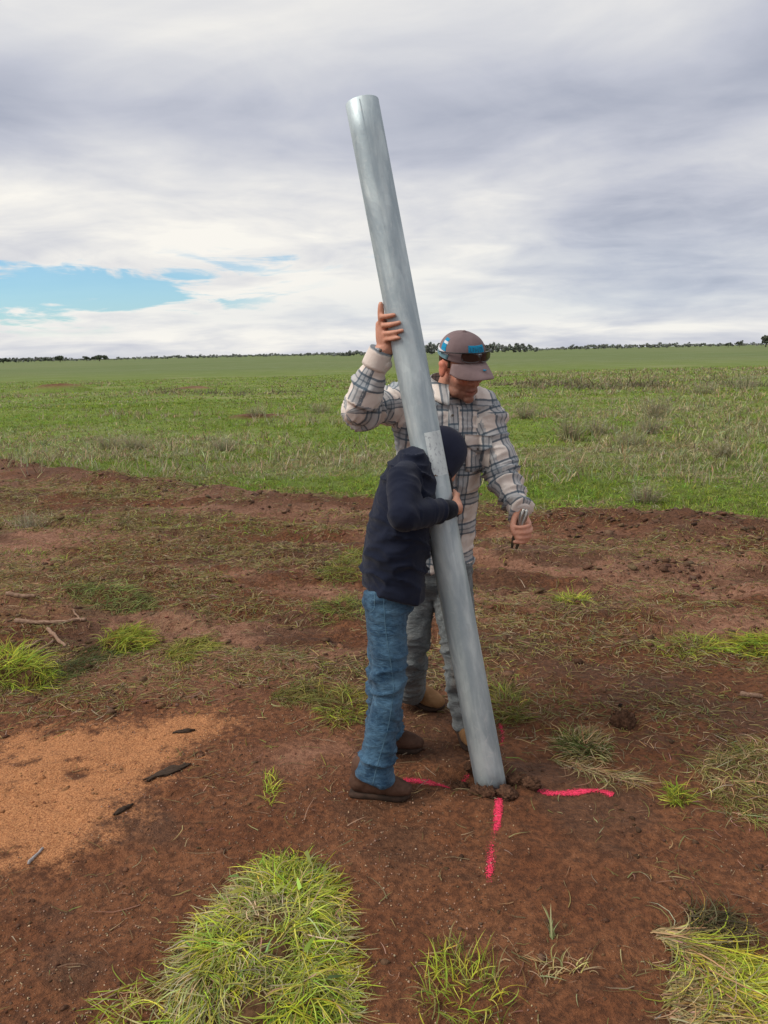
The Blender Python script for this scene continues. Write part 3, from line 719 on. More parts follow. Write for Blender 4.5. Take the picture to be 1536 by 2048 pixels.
def finger(root, dirs, lens, r):
    pts = [np.asarray(root, float)]
    for d, l in zip(dirs, lens): pts.append(pts[-1] + nrm(d) * l)
    rr = np.linspace(r, r * .78, len(pts)); return tube(pts, rr, 10, (0.2, .1, 1), 3)

def boot(parent, ankle, ball_, direction, L, wid, m_up, shaft_r, tip=1.0, name='boot'):
    """ankle joint above, heel on the ground under it, toe along direction"""
    d = nrm(np.array([direction[0], direction[1], 0.])); s = np.array([-d[1], d[0], 0.]); up = np.array([0, 0, 1.]); g = np.asarray(ball_, float)
    q = lambda f, l, u: g + d * f * L + s * l + up * u
    fr = np.array([d, s, up]); pr = []
    pr.append(tube([q(-.36, 0, .055), q(-.15, 0, .055), q(.10, 0, .050), q(.32, 0, .040), q(.46, 0, .034)], [(wid * .40, .042), (wid * .40, .046), (wid * .47, .042), (wid * .50, .032), (wid * .36, .022)], 18, s, 4))
    pr.append(tube([q(-.22, 0, .07), q(-.24, 0, .12), np.asarray(ankle)], [(wid * .40, wid * .50), (shaft_r, shaft_r * 1.05), (shaft_r, shaft_r)], 16, s, 4))
    pr.append(tube([q(-.14, 0, .105), q(.05, 0, .078), q(.2, 0, .062)], [(wid * .33, .03), (wid * .34, .026), (wid * .3, .016)], 14, s, 3))
    o = fuse(name, pr, .0055, m_up, parent, 5)
    co, nr = arr(o); co += nr * (.002 * (fbm(co[:, 0] * 45, co[:, 1] * 45, co[:, 2] * 45, 2) - .5) * 2)[:, None]; setco(o, co)
    out = [(-.49, .30), (-.44, .40), (-.28, .43), (-.05, .40), (.15, .47), (.32, .51), (.44, .42), (.52, .20)]
    ring = [(f, w * wid) for f, w in out] + [(f, -w * wid) for f, w in reversed(out)]
    V, Fc = [], []; n = len(ring)
    for u, k in ((.0, .95), (.004, 1.0), (.012, 1.0), (.018, .95)):
        for f, w in ring: V.append(q(f * k, w * k, u + (.006 if f > .45 else 0)))
    for i in range(3):
        for j in range(n): Fc.append((i * n + j, i * n + (j + 1) % n, (i + 1) * n + (j + 1) % n, (i + 1) * n + j))
    Fc.append(tuple(range(n))[::-1]); Fc.append(tuple(3 * n + j for j in range(n)))
    mesh_obj('sole', V, Fc, m_sole, o)
    hv = [box(q(-.34, 0, .004), (L * .26, wid * .78, .02), fr, .004)]
    return o

# ---- man in the plaid shirt
mL = Gg(938, 1484); mR_ = Gg(836, 1408)
man = empty('person', (float(P(880, 1450, 3.12)[0]), 3.12, 0.0), 'adult in plaid flannel shirt and cap behind the post, raising one arm to grip it', 'person')
ch = dict(pel=P(868, 1120, 3.20), wai=P(874, 1030, 3.19), che=P(882, 900, 3.16), uch=P(884, 838, 3.15), shl=P(890, 806, 3.15), col=P(897, 786, 3.15))
yaw = math.radians(12); side = np.array([math.cos(yaw), math.sin(yaw), 0])
rs, re, rw = P(790, 808, 3.14), P(712, 822, 2.905), P(762, 702, 2.845)
lsd, le, lw = P(966, 822, 3.15), P(1000, 940, 3.08), P(1040, 1022, 2.93)
hipR, kneR, ankR = P(838, 1130, 3.22), P(822, 1300, 3.17), P(816, 1378, 3.33)
hipL, kneL, ankL = P(900, 1130, 3.19), P(921, 1320, 3.07), P(936, 1445, 3.03)
# head frame: looking down and to the photo's right
hy, hp, hr = math.radians(31), math.radians(19), math.radians(-4)
hF = np.array([math.sin(hy) * math.cos(hp), -math.cos(hy) * math.cos(hp), -math.sin(hp)])
hU0 = np.array([math.sin(hy) * math.sin(hp), -math.cos(hy) * math.sin(hp), math.cos(hp)])
hL0 = np.cross(hU0, hF); hU = hU0 * math.cos(hr) + hL0 * math.sin(hr); hL = np.cross(hU, hF)
HC = P(922, 733, 3.075); HS = 1.0
def hd(l, f, u): return HC + HS * (hL * l + hF * f + hU * u)
HFR = np.array([hL, hF, hU])
def head_parts():
    b = lambda l, f, u, r: ball(hd(l, f, u), np.asarray(r) * HS, HFR, 18, 12)
    pr = [b(0, -.012, .035, (.076, .094, .084)), b(0, .028, -.040, (.060, .066, .070)), b(0, .046, -.082, (.046, .042, .038)), b(0, .078, -.107, (.024, .017, .017)),
          b(0, .074, .024, (.050, .020, .014)), tube([hd(0, .088, .018), hd(0, .104, -.012), hd(0, .113, -.030)], [.009, .0105, .0125], 10, hL, 3)]
    for s in (-1, 1):
        pr += [b(s * .037, .062, -.028, (.026, .026, .022)), b(s * .014, .099, -.034, (.009, .010, .008)), b(s * .079, -.012, -.008, (.010, .021, .034)), b(s * .082, -.016, .012, (.011, .018, .015)),
               b(s * .041, .030, -.084, (.020, .040, .026))]
    pr += [b(0, .088, -.066, (.027, .010, .0065)), b(0, .085, -.081, (.023, .011, .008))]
    return pr
def hand_frame(a, b, n): return None
nb = P(897, 792, 3.15)
body = head_parts()
body.append(tube([nb - np.array([0, 0, .06]), nb, hd(0, -.03, -.05)], [.066, .060, .056], 16, (1, 0, 0), 3))
# raised hand: palm behind and left of the post, fingers round the near face, thumb up along the edge
pa = lambda py: post_axis(zpix(784, py))
fdir = nrm(np.array([-px_[0], -px_[1], -px_[2]])) if False else None
pv_ = nrm(CPOS - post_axis(zpix(790, 650)))
pv_ = nrm(pv_ - pax * (pv_ @ pax)); pr_ = np.cross(pv_, pax); pr_ = pr_ if pr_[0] > 0 else -pr_        # toward viewer, toward photo right
def on_post(py, ang, r): # ang 0 = straight at viewer, +90 deg = photo left
    z = zpix(790 + .19 * (py - 650), py); a = math.radians(ang); return post_axis(z) + (pv_ * math.cos(a) - pr_ * math.sin(a)) * r
palm0, palm1 = on_post(690, 112, PR + .022), on_post(640, 108, PR + .018)
body += [tube([rw, on_post(692, 108, PR + .028)], [.027, .029], 12, (0, 0, 1), 3), tube([on_post(695, 107, PR + .025), on_post(668, 105, PR + .020), on_post(640, 108, PR + .014)], [(.022, .030), (.018, .034), (.014, .032)], 14, pv_, 3)]
for py, a1, rr in ((634, 24, .0093), (651, 12, .0098), (667, 8, .0092), (679, 22, .0080)):
    pts = [on_post(py - 4, 100, PR + .013), on_post(py - 3, 72, PR + .014), on_post(py, 44, PR + .0105), on_post(py + 1, a1, PR + .008)]
    body.append(tube(pts, [rr * 1.05, rr * 1.03, rr * .95, rr * .80], 10, pax, 4))
body.append(tube([on_post(655, 116, PR + .018), on_post(636, 96, PR + .017), on_post(618, 88, PR + .013), on_post(605, 84, PR + .009)], [.0145, .0140, .0130, .0100], 10, pv_, 4))
# lowered hand closed on the pliers
hb = P(1046, 1052, 2.90); TA0, TA1 = P(1047, 1030, 2.868), P(1029, 1093, 2.868)
tax = nrm(TA1 - TA0)
wdir = nrm(hb - lw)
body += [tube([lw, P(1043, 1036, 2.915), P(1050, 1060, 2.895)], [(.026, .022), (.030, .024), (.032, .020)], 12, (1, 0, 0), 3)]
for (ox, oy), rr in zip(((1058, 1046), (1061, 1057), (1059, 1067), (1055, 1076)), (.0098, .0100, .0096, .0085)):
    k = P(ox, oy, 2.90); body.append(tube([P(ox - 4, oy - 8, 2.925), k, P(ox - 2, oy + 6, 2.868), P(ox - 14, oy + 9, 2.846), P(ox - 27, oy + 8, 2.846)], [rr, rr * 1.05, rr, rr * .92, rr * .8], 10, tax, 4))
body.append(tube([P(1032, 1030, 2.90), P(1027, 1043, 2.872), P(1025, 1056, 2.853), P(1028, 1068, 2.846)], [.0135, .0125, .0112, .009], 10, (0, 1, 0), 4))
# trunk and limbs under the clothes
body += [tube([ch['pel'], ch['wai'], ch['che'], ch['uch'], nb], [(.145, .10), (.135, .095), (.165, .11), (.165, .10), (.06, .06)], 18, side, 4),
         tube([rs, re, rw], [.046, .040, .026], 12, (0, 1, 0), 5), tube([lsd, le, lw], [.046, .040, .026], 12, (0, 1, 0), 5),
         tube([hipR, kneR, ankR], [.075, .052, .036], 12, (1, 0, 0), 5), tube([hipL, kneL, ankL], [.075, .052, .036], 12, (1, 0, 0), 5)]
mb = fuse('body', body, .0048, m_skin, man, 2, .4)
co, nr = arr(mb); loc = (co - HC) @ HFR.T / HS
sk = np.tile(np.array([.56, .275, .185]), (len(co), 1)); red = fbm(co[:, 0] * 30, co[:, 1] * 30, co[:, 2] * 30, 2)
sk = sk * (1 + .16 * (red - .5))[:, None]
face = (np.abs(loc[:, 0]) < .1) & (np.abs(loc[:, 1]) < .14) & (np.abs(loc[:, 2]) < .16)
beard = face * sstep(loc[:, 2], -.015, -.055) * sstep(loc[:, 1], -.035, .0) * (1 - .8 * np.exp(-((loc[:, 0] / .03) ** 2 + ((loc[:, 2] + .030) / .016) ** 2)))
lip = face * np.exp(-((loc[:, 0] / .024) ** 2 + ((loc[:, 2] + .074) / .012) ** 2) * 1.2) * (loc[:, 1] > .06)
mouth = face * np.exp(-((loc[:, 0] / .024) ** 2 + ((loc[:, 2] + .0735 - .22 * np.abs(loc[:, 0])) / .0034) ** 2)) * (loc[:, 1] > .06)
ear = face * (np.abs(loc[:, 0]) > .07); chk = face * np.exp(-(((np.abs(loc[:, 0]) - .042) / .02) ** 2 + ((loc[:, 2] + .03) / .022) ** 2))
sk = sk * (1 - .50 * beard[:, None] * (.75 + .5 * fbm(co[:, 0] * 200, co[:, 1] * 200, co[:, 2] * 200, 2))[:, None]) 
sk = sk * (1 - .5 * lip[:, None]) + .5 * lip[:, None] * np.array([.52, .17, .14]); sk = sk * (1 - .75 * mouth[:, None])
sk = sk * (1 + np.array([.12, -.18, -.22]) * (ear + .7 * chk)[:, None])
set_cols(mb, np.clip(sk, .01, .9))
m_eyew, t = material('eye'); finish(t, (.6, .58, .55), .2)
m_iris, t = material('iris'); finish(t, (.03, .04, .05), .15)
for s in (-1, 1):
    e = mesh_obj('eye', *ball(hd(s * .031, .078, .004), .0115, HFR, 14, 10), m_eyew, man)
    mesh_obj('iris', *ball(hd(s * .031, .0875, .001), (.005, .003, .005), HFR, 12, 8), m_iris, e)
# hair: a thin shell round the back and sides below the cap
def shell(c_, rad, f0, f1, keep, na=40, nb_=16, thick=.006):
    V = []; idx_ = {}
    Fq = []
    for i in range(nb_ + 1):
        for j in range(na):
            u = f0 + (f1 - f0) * i / nb_; a = 2 * math.pi * j / na
            V.append((math.cos(a), math.sin(a), u))
    V = np.array(V); r = np.sqrt(np.clip(1 - V[:, 2] ** 2, 0, 1)); V = np.stack([V[:, 0] * r * rad[0], V[:, 1] * r * rad[1], V[:, 2] * rad[2]], -1)
    for i in range(nb_):
        for j in range(na):
            k = (j + 1) % na; q = (i * na + j, i * na + k, (i + 1) * na + k, (i + 1) * na + j)
            if keep(V[list(q)].mean(0)): Fq.append(q)
    Vi = V * (1 - thick / np.array(rad)); n = len(V)
    Fall = list(Fq) + [tuple(n + i for i in q[::-1]) for q in Fq]
    from collections import Counter
    ec = Counter()
    for q in Fq:
        for a, b in zip(q, q[1:] + q[:1]): ec[(a, b)] += 1
    for (a, b) in list(ec):
        if (b, a) not in ec: Fall.append((b, a, n + a, n + b))
    W = np.vstack([V, Vi]); return c_ + W @ HFR * HS, Fall
keep = lambda v: v[1] < .030 - .25 * max(0, -.01 - v[2]) and (v[2] > -.045 or v[1] < -.05) and not (abs(v[1] + .0) < .026 and v[2] < .0)
hv, hf = shell(hd(0, -.010, .030), (.0785, .0975, .088), -.88, .35, keep, 56, 18)
ho = mesh_obj('hair', hv, hf, m_hair, man)

# cap
def cap_crown(fr_pt, rl, rf, rb, height, tall=.3, na=64, nh=22, thick=.0035):
    """fr_pt(l, f, u) maps cap coordinates to the world; front panel stands taller"""
    V = []
    for lay in (0, 1):
        for i in range(nh + 1):
            s = i / nh
            for j in range(na):
                a = 2 * math.pi * j / na; ca_, sa = math.cos(a), math.sin(a)
                frontness = max(0, sa) ** 2
                ex = 2.35 + 1.5 * frontness; rad = (1 - s ** ex) ** (1 / (2.0 + .5 * frontness)) if s < 1 else 0
                h = height * (s + .0)
                rr = rf if sa > 0 else rb
                l, f = rl * ca_ * rad, rr * sa * rad - .016 * s * frontness
                seam = 1 + .006 * (math.cos(a * 6) > .985)
                kk = 1 - lay * thick / rl
                V.append(fr_pt(l * seam * kk, f * seam * kk, h * (1 if not lay else (1 - thick / height))))
    Fc = []; n = (nh + 1) * na
    for i in range(nh):
        for j in range(na):
            k = (j + 1) % na; Fc.append((i * na + j, i * na + k, (i + 1) * na + k, (i + 1) * na + j)); Fc.append((n + i * na + j, n + (i + 1) * na + j, n + (i + 1) * na + k, n + i * na + k))
    for j in range(na): k = (j + 1) % na; Fc.append((j, n + j, n + k, k))
    return np.array(V), Fc
def cap_visor(fr_pt, rl, rf, length, spread=1.10, drop=.022, tilt=.10, na=28, nt=8, thick=.004, droopf=.012):
    V = []
    for lay in (0, 1):
        for i in range(nt + 1):
            tt = i / nt
            for j in range(na + 1):
                s = -1 + 2 * j / na; a = math.pi / 2 - s * spread
                l0, f0 = rl * math.cos(a), rf * math.sin(a)
                out = length * (1 - abs(s) ** 2.6) ** .55 if abs(s) < 1 else 0
                l = l0 * (1 + .06 * tt); f = f0 + out * tt
                u = .004 - drop * s * s * (.35 + .65 * tt) - tilt * out * tt - droopf * tt * tt - lay * thick
                V.append(fr_pt(l, f, u))
    Fc = []; m = na + 1; n = (nt + 1) * m
    for i in range(nt):
        for j in range(na):
            q = i * m + j; Fc.append((q, q + 1, q + m + 1, q + m)); Fc.append((n + q, n + q + m, n + q + m + 1, n + q + 1))
    for j in range(na):
        q = nt * m + j; Fc.append((q, q + 1, n + q + 1, n + q)); Fc.append((j, n + j, n + j + 1, j + 1))
    for i in range(nt):
        for j in (0, na): q = i * m + j; Fc.append((q, q + m, n + q + m, n + q))
    return np.array(V), Fc
CR = math.radians(1)                                        # cap tips back a little on the head
def cp(l, f, u):
    f2, u2 = f * math.cos(CR) - u * math.sin(CR), f * math.sin(CR) + u * math.cos(CR)
    return hd(l, f2 - .006, u2 + .040)
RL, RF, RB, CH = .0865, .104, .106, .098
crown = mesh_obj('cap', *cap_crown(cp, RL, RF, RB, CH), m_capm, man)
mesh_obj('visor', *cap_visor(cp, RL + .001, RF + .001, .074, drop=.036, tilt=.32), m_visor, crown)
mesh_obj('top_button', *ball(cp(0, -.004, CH), (.008, .008, .004), HFR), m_capm, crown)
def crown_pt(a, s, out=.0):
    ca_, sa = math.cos(a), math.sin(a); fn = max(0, sa) ** 2; ex = 2.35 + 1.5 * fn; rad = (1 - s ** ex) ** (1 / (2 + .5 * fn)); rr = RF if sa > 0 else RB
    return cp((RL + out) * ca_ * rad, (rr + out) * sa * rad - .016 * s * fn, CH * s)
def crown_patch(a0, a1, s0, s1, out=.0022, shear=0, na=10, ns=8):
    V = []
    for o_ in (out, -.002):
        for i in range(ns + 1):
            for j in range(na + 1): V.append(crown_pt(a0 + (a1 - a0) * j / na + shear * i / ns, s0 + (s1 - s0) * i / ns, o_))
    Fc = []; m = na + 1; n = (ns + 1) * m
    for i in range(ns):
        for j in range(na): q = i * m + j; Fc.append((q, q + 1, q + m + 1, q + m)); Fc.append((n + q, n + q + m, n + q + m + 1, n + q + 1))
    for j in range(na):
        for q in (j, ns * m + j): Fc.append((q, q + 1, n + q + 1, n + q))
    for i in range(ns):
        for q in (i * m, i * m + na): Fc.append((q, q + m, n + q + m, n + q))
    return np.array(V), Fc
# blue block lettering on the front: the strokes are too blurred to read, so only their block shapes
A0 = math.pi / 2
lt_parts = [crown_patch(A0 - .44, A0 + .44, .44, .69, .0016)]
mesh_obj('lettering_block', *join(lt_parts), m_blue, crown)
st_ = []
r_l = random.Random(3)
for i in range(6):
    a = A0 + .345 - i * .125
    st_.append(crown_patch(a - .012, a + .004, .475, .625, .0030, 0, 2, 4)); st_.append(crown_patch(a - .06, a - .012, (.475, .60, .54)[i % 3], (.495, .62, .56)[i % 3], .0030, 0, 3, 2))
mesh_obj('lettering_strokes', *join(st_), m_bluedk, crown)
mesh_obj('small_emblem', *join([crown_patch(A0 - .20, A0 - .05, .36, .42, .002), crown_patch(A0 + .02, A0 + .12, .365, .41, .002), crown_patch(A0 + .16, A0 + .24, .36, .40, .002)]), m_white, crown)
SA = math.radians(188)                                      # his right side, facing the photo's left
mesh_obj('side_patch', *crown_patch(SA - .20, SA + .13, .30, .74, .002, .12), m_blue, crown)
mesh_obj('side_patch_slash', *crown_patch(SA - .19, SA + .12, .56, .64, .0034, .05), m_white, crown)
mesh_obj('rim_panel', *crown_patch(SA - .36, SA + 1.0, .02, .20, .0018, -.05), m_teal, crown)
mesh_obj('rim_stripe', *crown_patch(SA - .36, SA + .95, .20, .27, .0026, -.02), m_white, crown)
ve = [];
mesh_obj('visor_emblem', *join([ball(cp(.004, RF + .045, -.008), (.010, .008, .0030), HFR, 3, 6)]), m_blue, crown)
# sunglasses perched on the visor
gl = empty('sunglasses', hd(0, .10, .06), 'dark wraparound sunglasses perched on top of the cap visor', 'sunglasses')
def lens(s):
    V = []
    for o_ in (0, .003):
        for i in range(9):
            for j in range(13):
                u, v = -1 + 2 * j / 12, -1 + 2 * i / 8
                x_ = s * (.036 + .032 * u * (1 - .10 * v * v)); z_ = .0305 + .0185 * v * (1 - .12 * (u if s > 0 else -u)) * math.sqrt(1 - .5 * u * u) - .004 * (s * u) * 0
                f_ = RF + .014 - 6.2 * x_ * x_ - .003 * v - o_
                V.append(cp(x_, f_, z_))
    Fc = []; n = 9 * 13
    for i in range(8):
        for j in range(12): q = i * 13 + j; Fc.append((q, q + 1, q + 14, q + 13)); Fc.append((n + q, n + q + 13, n + q + 14, n + q + 1))
    for j in range(12):
        for q in (j, 104 + j): Fc.append((q, q + 1, n + q + 1, n + q))
    for i in range(8):
        for q in (i * 13, i * 13 + 12): Fc.append((q, q + 13, n + q + 13, n + q))
    return np.array(V), Fc
for s in (-1, 1): mesh_obj('lens', *lens(s), m_lens, gl)
mesh_obj('frame', *tube([cp(x_, RF + .015 - 6.2 * x_ * x_, .050 - .9 * x_ * x_) for x_ in np.linspace(-.068, .068, 13)], [.0022] * 13, 8, hU, 1), m_frame, gl)
for s in (-1, 1): mesh_obj('temple', *tube([cp(s * .068, RF - .014, .046), cp(s * .083, RF - .04, .040), cp(s * .091, RF - .08, .030), cp(s * .0925, RF - .125, .022)], [(.002, .004)] * 4, 8, hU, 3), m_frame, gl)

# shirt
nck = P(899, 790, 3.14)
sh = [tube([ch['pel'] - np.array([0, 0, .02]), ch['wai'], ch['che'], ch['uch'], ch['shl'], ch['col']], [(.172, .128), (.165, .124), (.188, .138), (.196, .126), (.150, .098), (.078, .074)], 28, side, 6, rnd=False),
      tube([P(815, 806, 3.15), rs, (rs + re) / 2, re], [(.068, .076), (.070, .077), (.063, .066), (.058, .059)], 20, (0, 0, 1), 6), tube([re, re * .5 + rw * .5, rw + (re - rw) * .10], [.058, .053, .042], 20, (0, 1, 0), 6),
      tube([P(940, 812, 3.15), lsd, (lsd + le) / 2, le], [(.066, .074), (.072, .080), (.066, .070), (.061, .062)], 20, (0, 1, 0), 6), tube([le, le * .5 + lw * .5, lw + (le - lw) * .08], [.060, .056, .041], 20, (0, 1, 0), 6)]
shirt = fuse('shirt', sh, .0065, m_plaid, man, 10)
ssegs = [(ch['pel'], ch['col'], .165), (P(806, 806, 3.15), re, .075), (re, rw, .062), (P(950, 815, 3.15), le, .075), (le, lw, .058)]
wrinkle(shirt, ssegs, [.013, .017, .016, .015, .017], [(re, .12), (le, .11), (rs, .10), (lsd, .09), (ch['pel'], .14), (lw, .09), (rw, .09)], 3)
limb_uv(shirt, ssegs, [('flat', side, (.012, .02)), ('round', (0, 0, 1), (.04, .03)), ('round', (0, 1, 0), (.02, .06)), ('round', (0, 1, 0), (.03, .05)), ('round', (0, 1, 0), (.06, .02))])
def uv_flat(o, off=(0, 0), scale=1.0):
    me = o.data; co, _ = arr(o); li = np.empty(len(me.loops), np.int32); me.loops.foreach_get('vertex_index', li)
    p = co[li] - ch['pel']; uv = np.stack([p @ side + off[0], p[:, 2] + off[1]], -1)
    l = me.uv_layers.new(name='cloth'); l.data.foreach_set('uv', (uv * scale).astype(np.float32).ravel())
# collar: two standing leaves round the neck
V = []; na = 36
fwd = np.array([math.sin(yaw), -math.cos(yaw), 0])
for lay in (0, 1):
    for i in range(5):
        for j in range(na + 1):
            a = -math.pi / 2 + .30 + (2 * math.pi - .60) * j / na; s = i / 4
            fr_ = max(0, -math.sin(a)) ; back = max(0, math.sin(a))
            r = .074 + .026 * s + .004 * lay + .016 * fr_ * s
            z_ = .034 + .020 * back - .058 * s * (1 + .45 * fr_ ** 3) - .026 * fr_ 
            V.append(nck + side * (r * math.cos(a)) - fwd * (r * .98 * math.sin(a)) + np.array([0, 0, z_ + .036]))
Fc = []; m = na + 1; n = 5 * m
for i in range(4):
    for j in range(na): q = i * m + j; Fc.append((q, q + 1, q + m + 1, q + m)); Fc.append((n + q, n + q + m, n + q + m + 1, n + q + 1))
for j in range(na):
    for q in (j, 4 * m + j): Fc.append((q, q + 1, n + q + 1, n + q))
for i in range(4):
    for q in (i * m, i * m + na): Fc.append((q, q + m, n + q + m, n + q))
co_ = mesh_obj('collar', V, Fc, m_plaid, shirt); uv_flat(co_, (.05, .055))
# placket, pockets with pointed flaps and buttons, shaped onto the shirt front by ray casting
from mathutils.bvhtree import BVHTree
def bvh(o): return BVHTree.FromPolygons([v.co[:] for v in o.data.vertices], [tuple(p.vertices) for p in o.data.polygons])
sb = bvh(shirt)
def onto(tree, p, d, lift):
    h = tree.ray_cast(Vector(p - d * .4), Vector(d), 1.0)
    return (np.array(h[0]) - d * lift) if h[0] is not None else p
def drape(tree, poly_fn, nu, nv, d, lift, thick):
    top = [onto(tree, poly_fn(i / nu, j / nv), d, lift) for j in range(nv + 1) for i in range(nu + 1)]
    V = np.array(top + [p + d * thick for p in top]); m = nu + 1; n = len(top); Fc = []
    for j in range(nv):
        for i in range(nu): q = j * m + i; Fc.append((q, q + 1, q + m + 1, q + m)); Fc.append((n + q, n + q + m, n + q + m + 1, n + q + 1))
    for i in range(nu):
        for q in (i, nv * m + i): Fc.append((q, q + 1, n + q + 1, n + q))
    for j in range(nv):
        for q in (j * m, j * m + nu): Fc.append((q, q + m, n + q + m, n + q))
    return V, Fc
vd = nrm(P(930, 900, 3.0) - CPOS)
o = mesh_obj('placket', *drape(sb, lambda u, v: P(908 + 22 * (u - .5) - 8 * v, 808 + 250 * v, 3.0), 4, 24, vd, .004, .006), m_plaid, shirt); uv_flat(o, (.03, 0))
def flap(u, v): return P(930 + 55 * u, 868 + (22 + 16 * (1 - abs(2 * u - 1))) * v + 4 * u, 3.0)
o = mesh_obj('chest_pocket', *drape(sb, lambda u, v: P(934 + 47 * u - 3 * v, 886 + 58 * v + 3 * u, 3.0), 8, 8, vd, .004, .006), m_plaid, shirt); uv_flat(o, (.06, .05))
o2 = mesh_obj('pocket_flap', *drape(sb, flap, 10, 6, vd, .011, .007), m_plaid, shirt); uv_flat(o2, (.02, .09))
m_btn, t = material('shirt button'); finish(t, (.10, .085, .07), .4)
for q in ((957, 898), (905, 830), (902, 872)): mesh_obj('button', *ball(onto(sb, P(*q, 3.0), vd, .012), (.0055, .003, .0055), np.array([side, vd, np.cross(side, vd)]), 12, 8), m_btn, shirt)
for (c0, c1, r0) in ((rw + (re - rw) * .26, rw - (re - rw) * .02, .047), (lw + (le - lw) * .24, lw - (le - lw) * .03, .044)):
    o = mesh_obj('cuff', *tube([c0, (c0 + c1) / 2, c1], [r0 * 1.05, r0 * 1.02, r0 * .93], 24, (0, 1, 0), 3, rnd=False), m_plaid, shirt)
    me = o.data; co, _ = arr(o); li = np.empty(len(me.loops), np.int32); me.loops.foreach_get('vertex_index', li)
    l = me.uv_layers.new(name='cloth'); q = co[li] - c0; l.data.foreach_set('uv', np.stack([.01 + .10 * (q @ nrm(np.cross(c1 - c0, (0, 1, 0)))), .02 + .3 * (q @ nrm(c1 - c0))], -1).astype(np.float32).ravel())
mesh_obj('cuff_button', *ball(P(761, 701, 2.795), (.006, .004, .006), None, 12, 8), m_btn, shirt)

# jeans
jn_ = [tube([ch['pel'] + np.array([0, 0, .05]), ch['pel'] - np.array([0, 0, .06])], [(.155, .115), (.165, .12)], 22, side, 4), tube([hipR, kneR, ankR + np.array([0, -.01, -.005])], [(.094, .098), (.073, .076), (.070, .072)], 20, (1, 0, 0), 8, rnd=False),
       tube([hipL, kneL, ankL - np.array([0, 0, .02])], [(.094, .098), (.073, .074), (.066, .068)], 20, (1, 0, 0), 8, rnd=False)]
jeans = fuse('jeans', jn_, .0068, m_grey, man, 6)
wrinkle(jeans, [(ch['pel'], hipR * .5 + hipL * .5, .16), (hipR, kneR, .09), (kneR, ankR, .075), (hipL, kneL, .09), (kneL, ankL, .075)], [.006, .009, .011, .009, .011], [(kneR, .13), (kneL, .13), (ankL, .12), (ankR, .12), ((hipL + hipR) / 2, .14)], 8)
boot(man, ankL, mL + np.array([0, .055, 0]), (.16, -1), .29, .108, m_tan, .050)
boot(man, ankR, mR_ + np.array([0, .03, 0]), (.75, -.75), .29, .108, m_tan, .050)

# pliers in his lowered hand
pl = empty('pliers', TA1, 'folded steel fencing pliers held in the lowered hand of the adult', 'pliers')
ps = nrm(np.cross(tax, (0, 1, 0))); pf = np.cross(tax, ps)
q = lambda a, s, f=0: TA0 + tax * a + ps * s + pf * f
for s in (-1, 1):
    h = mesh_obj('handle', *tube([q(.045, s * .004), q(.07, s * .010), q(.10, s * .012), q(.132, s * .009)], [(.007, .0055), (.0085, .0065), (.0085, .0065), (.0065, .005)], 12, pf, 4), m_tdark, pl)
    mesh_obj('jaw', *tube([q(.048, s * .003), q(.02, s * .007), q(-.002, s * .008), q(-.018, s * .006)], [(.010, .008), (.012, .0095), (.012, .009), (.009, .007)], 12, pf, 4), m_metal, pl)
mesh_obj('pivot', *ball(q(.046, 0), (.009, .009, .009), None, 14, 10), m_metal, pl)

# ---- child in the navy hoodie hugging the post
bN, bF = Gg(756, 1594), Gg(788, 1501)
boy = empty('person', (float(P(770, 1550, 2.73)[0]), 2.73, 0.0), 'child in navy hoodie and blue jeans hugging the post, head hidden behind it', 'person')
bx = np.array([1., 0, 0])
b_hem, b_wai, b_che, b_upp, b_col = P(789, 1172, 2.745), P(792, 1100, 2.745), P(809, 1000, 2.755), P(822, 946, 2.765), P(845, 914, 2.80)
srt, elb, wri = P(808, 958, 2.645), P(806, 1032, 2.515), P(898, 1019, 2.655)
slt, ell, wrl = P(838, 938, 2.90), P(880, 1020, 2.93), P(915, 1015, 2.86)
hr_, kr, ar = P(768, 1178, 2.69), P(778, 1372, 2.62), P(748, 1548, 2.585)
hl_, kl, al_ = P(780, 1178, 2.81), P(768, 1350, 2.86), P(770, 1462, 2.90)
BH = P(884, 911, 2.985)
fy, fp = math.radians(112), math.radians(52)                 # facing photo right, head bowed hard
qF = np.array([math.sin(fy) * math.cos(fp), -math.cos(fy) * math.cos(fp), -math.sin(fp)]); qU = np.array([math.sin(fy) * math.sin(fp), -math.cos(fy) * math.sin(fp), math.cos(fp)]); qL = np.cross(qU, qF)
BFR = np.array([qL, qF, qU])
_sv = (HC, HS, HFR, hL, hF, hU)
HC, HS, HFR, hL, hF, hU = BH, .90, BFR, qL, qF, qU
bp = head_parts()
nkb = b_col
bp.append(tube([nkb - np.array([.01, 0, .04]), nkb, hd(0, -.03, -.05)], [.052, .048, .046], 14, (0, 1, 0), 3))
bp += [tube([b_hem, b_wai, b_che, b_upp, nkb], [(.11, .08), (.105, .075), (.125, .08), (.12, .07), (.05, .05)], 16, (0, 1, 0), 4), tube([srt, elb, wri], [.036, .031, .021], 12, (0, 0, 1), 5), tube([slt, ell, wrl], [.036, .031, .021], 12, (0, 0, 1), 5),
       tube([hr_, kr, ar], [.060, .042, .030], 12, bx, 5), tube([hl_, kl, al_], [.060, .042, .030], 12, bx, 5)]
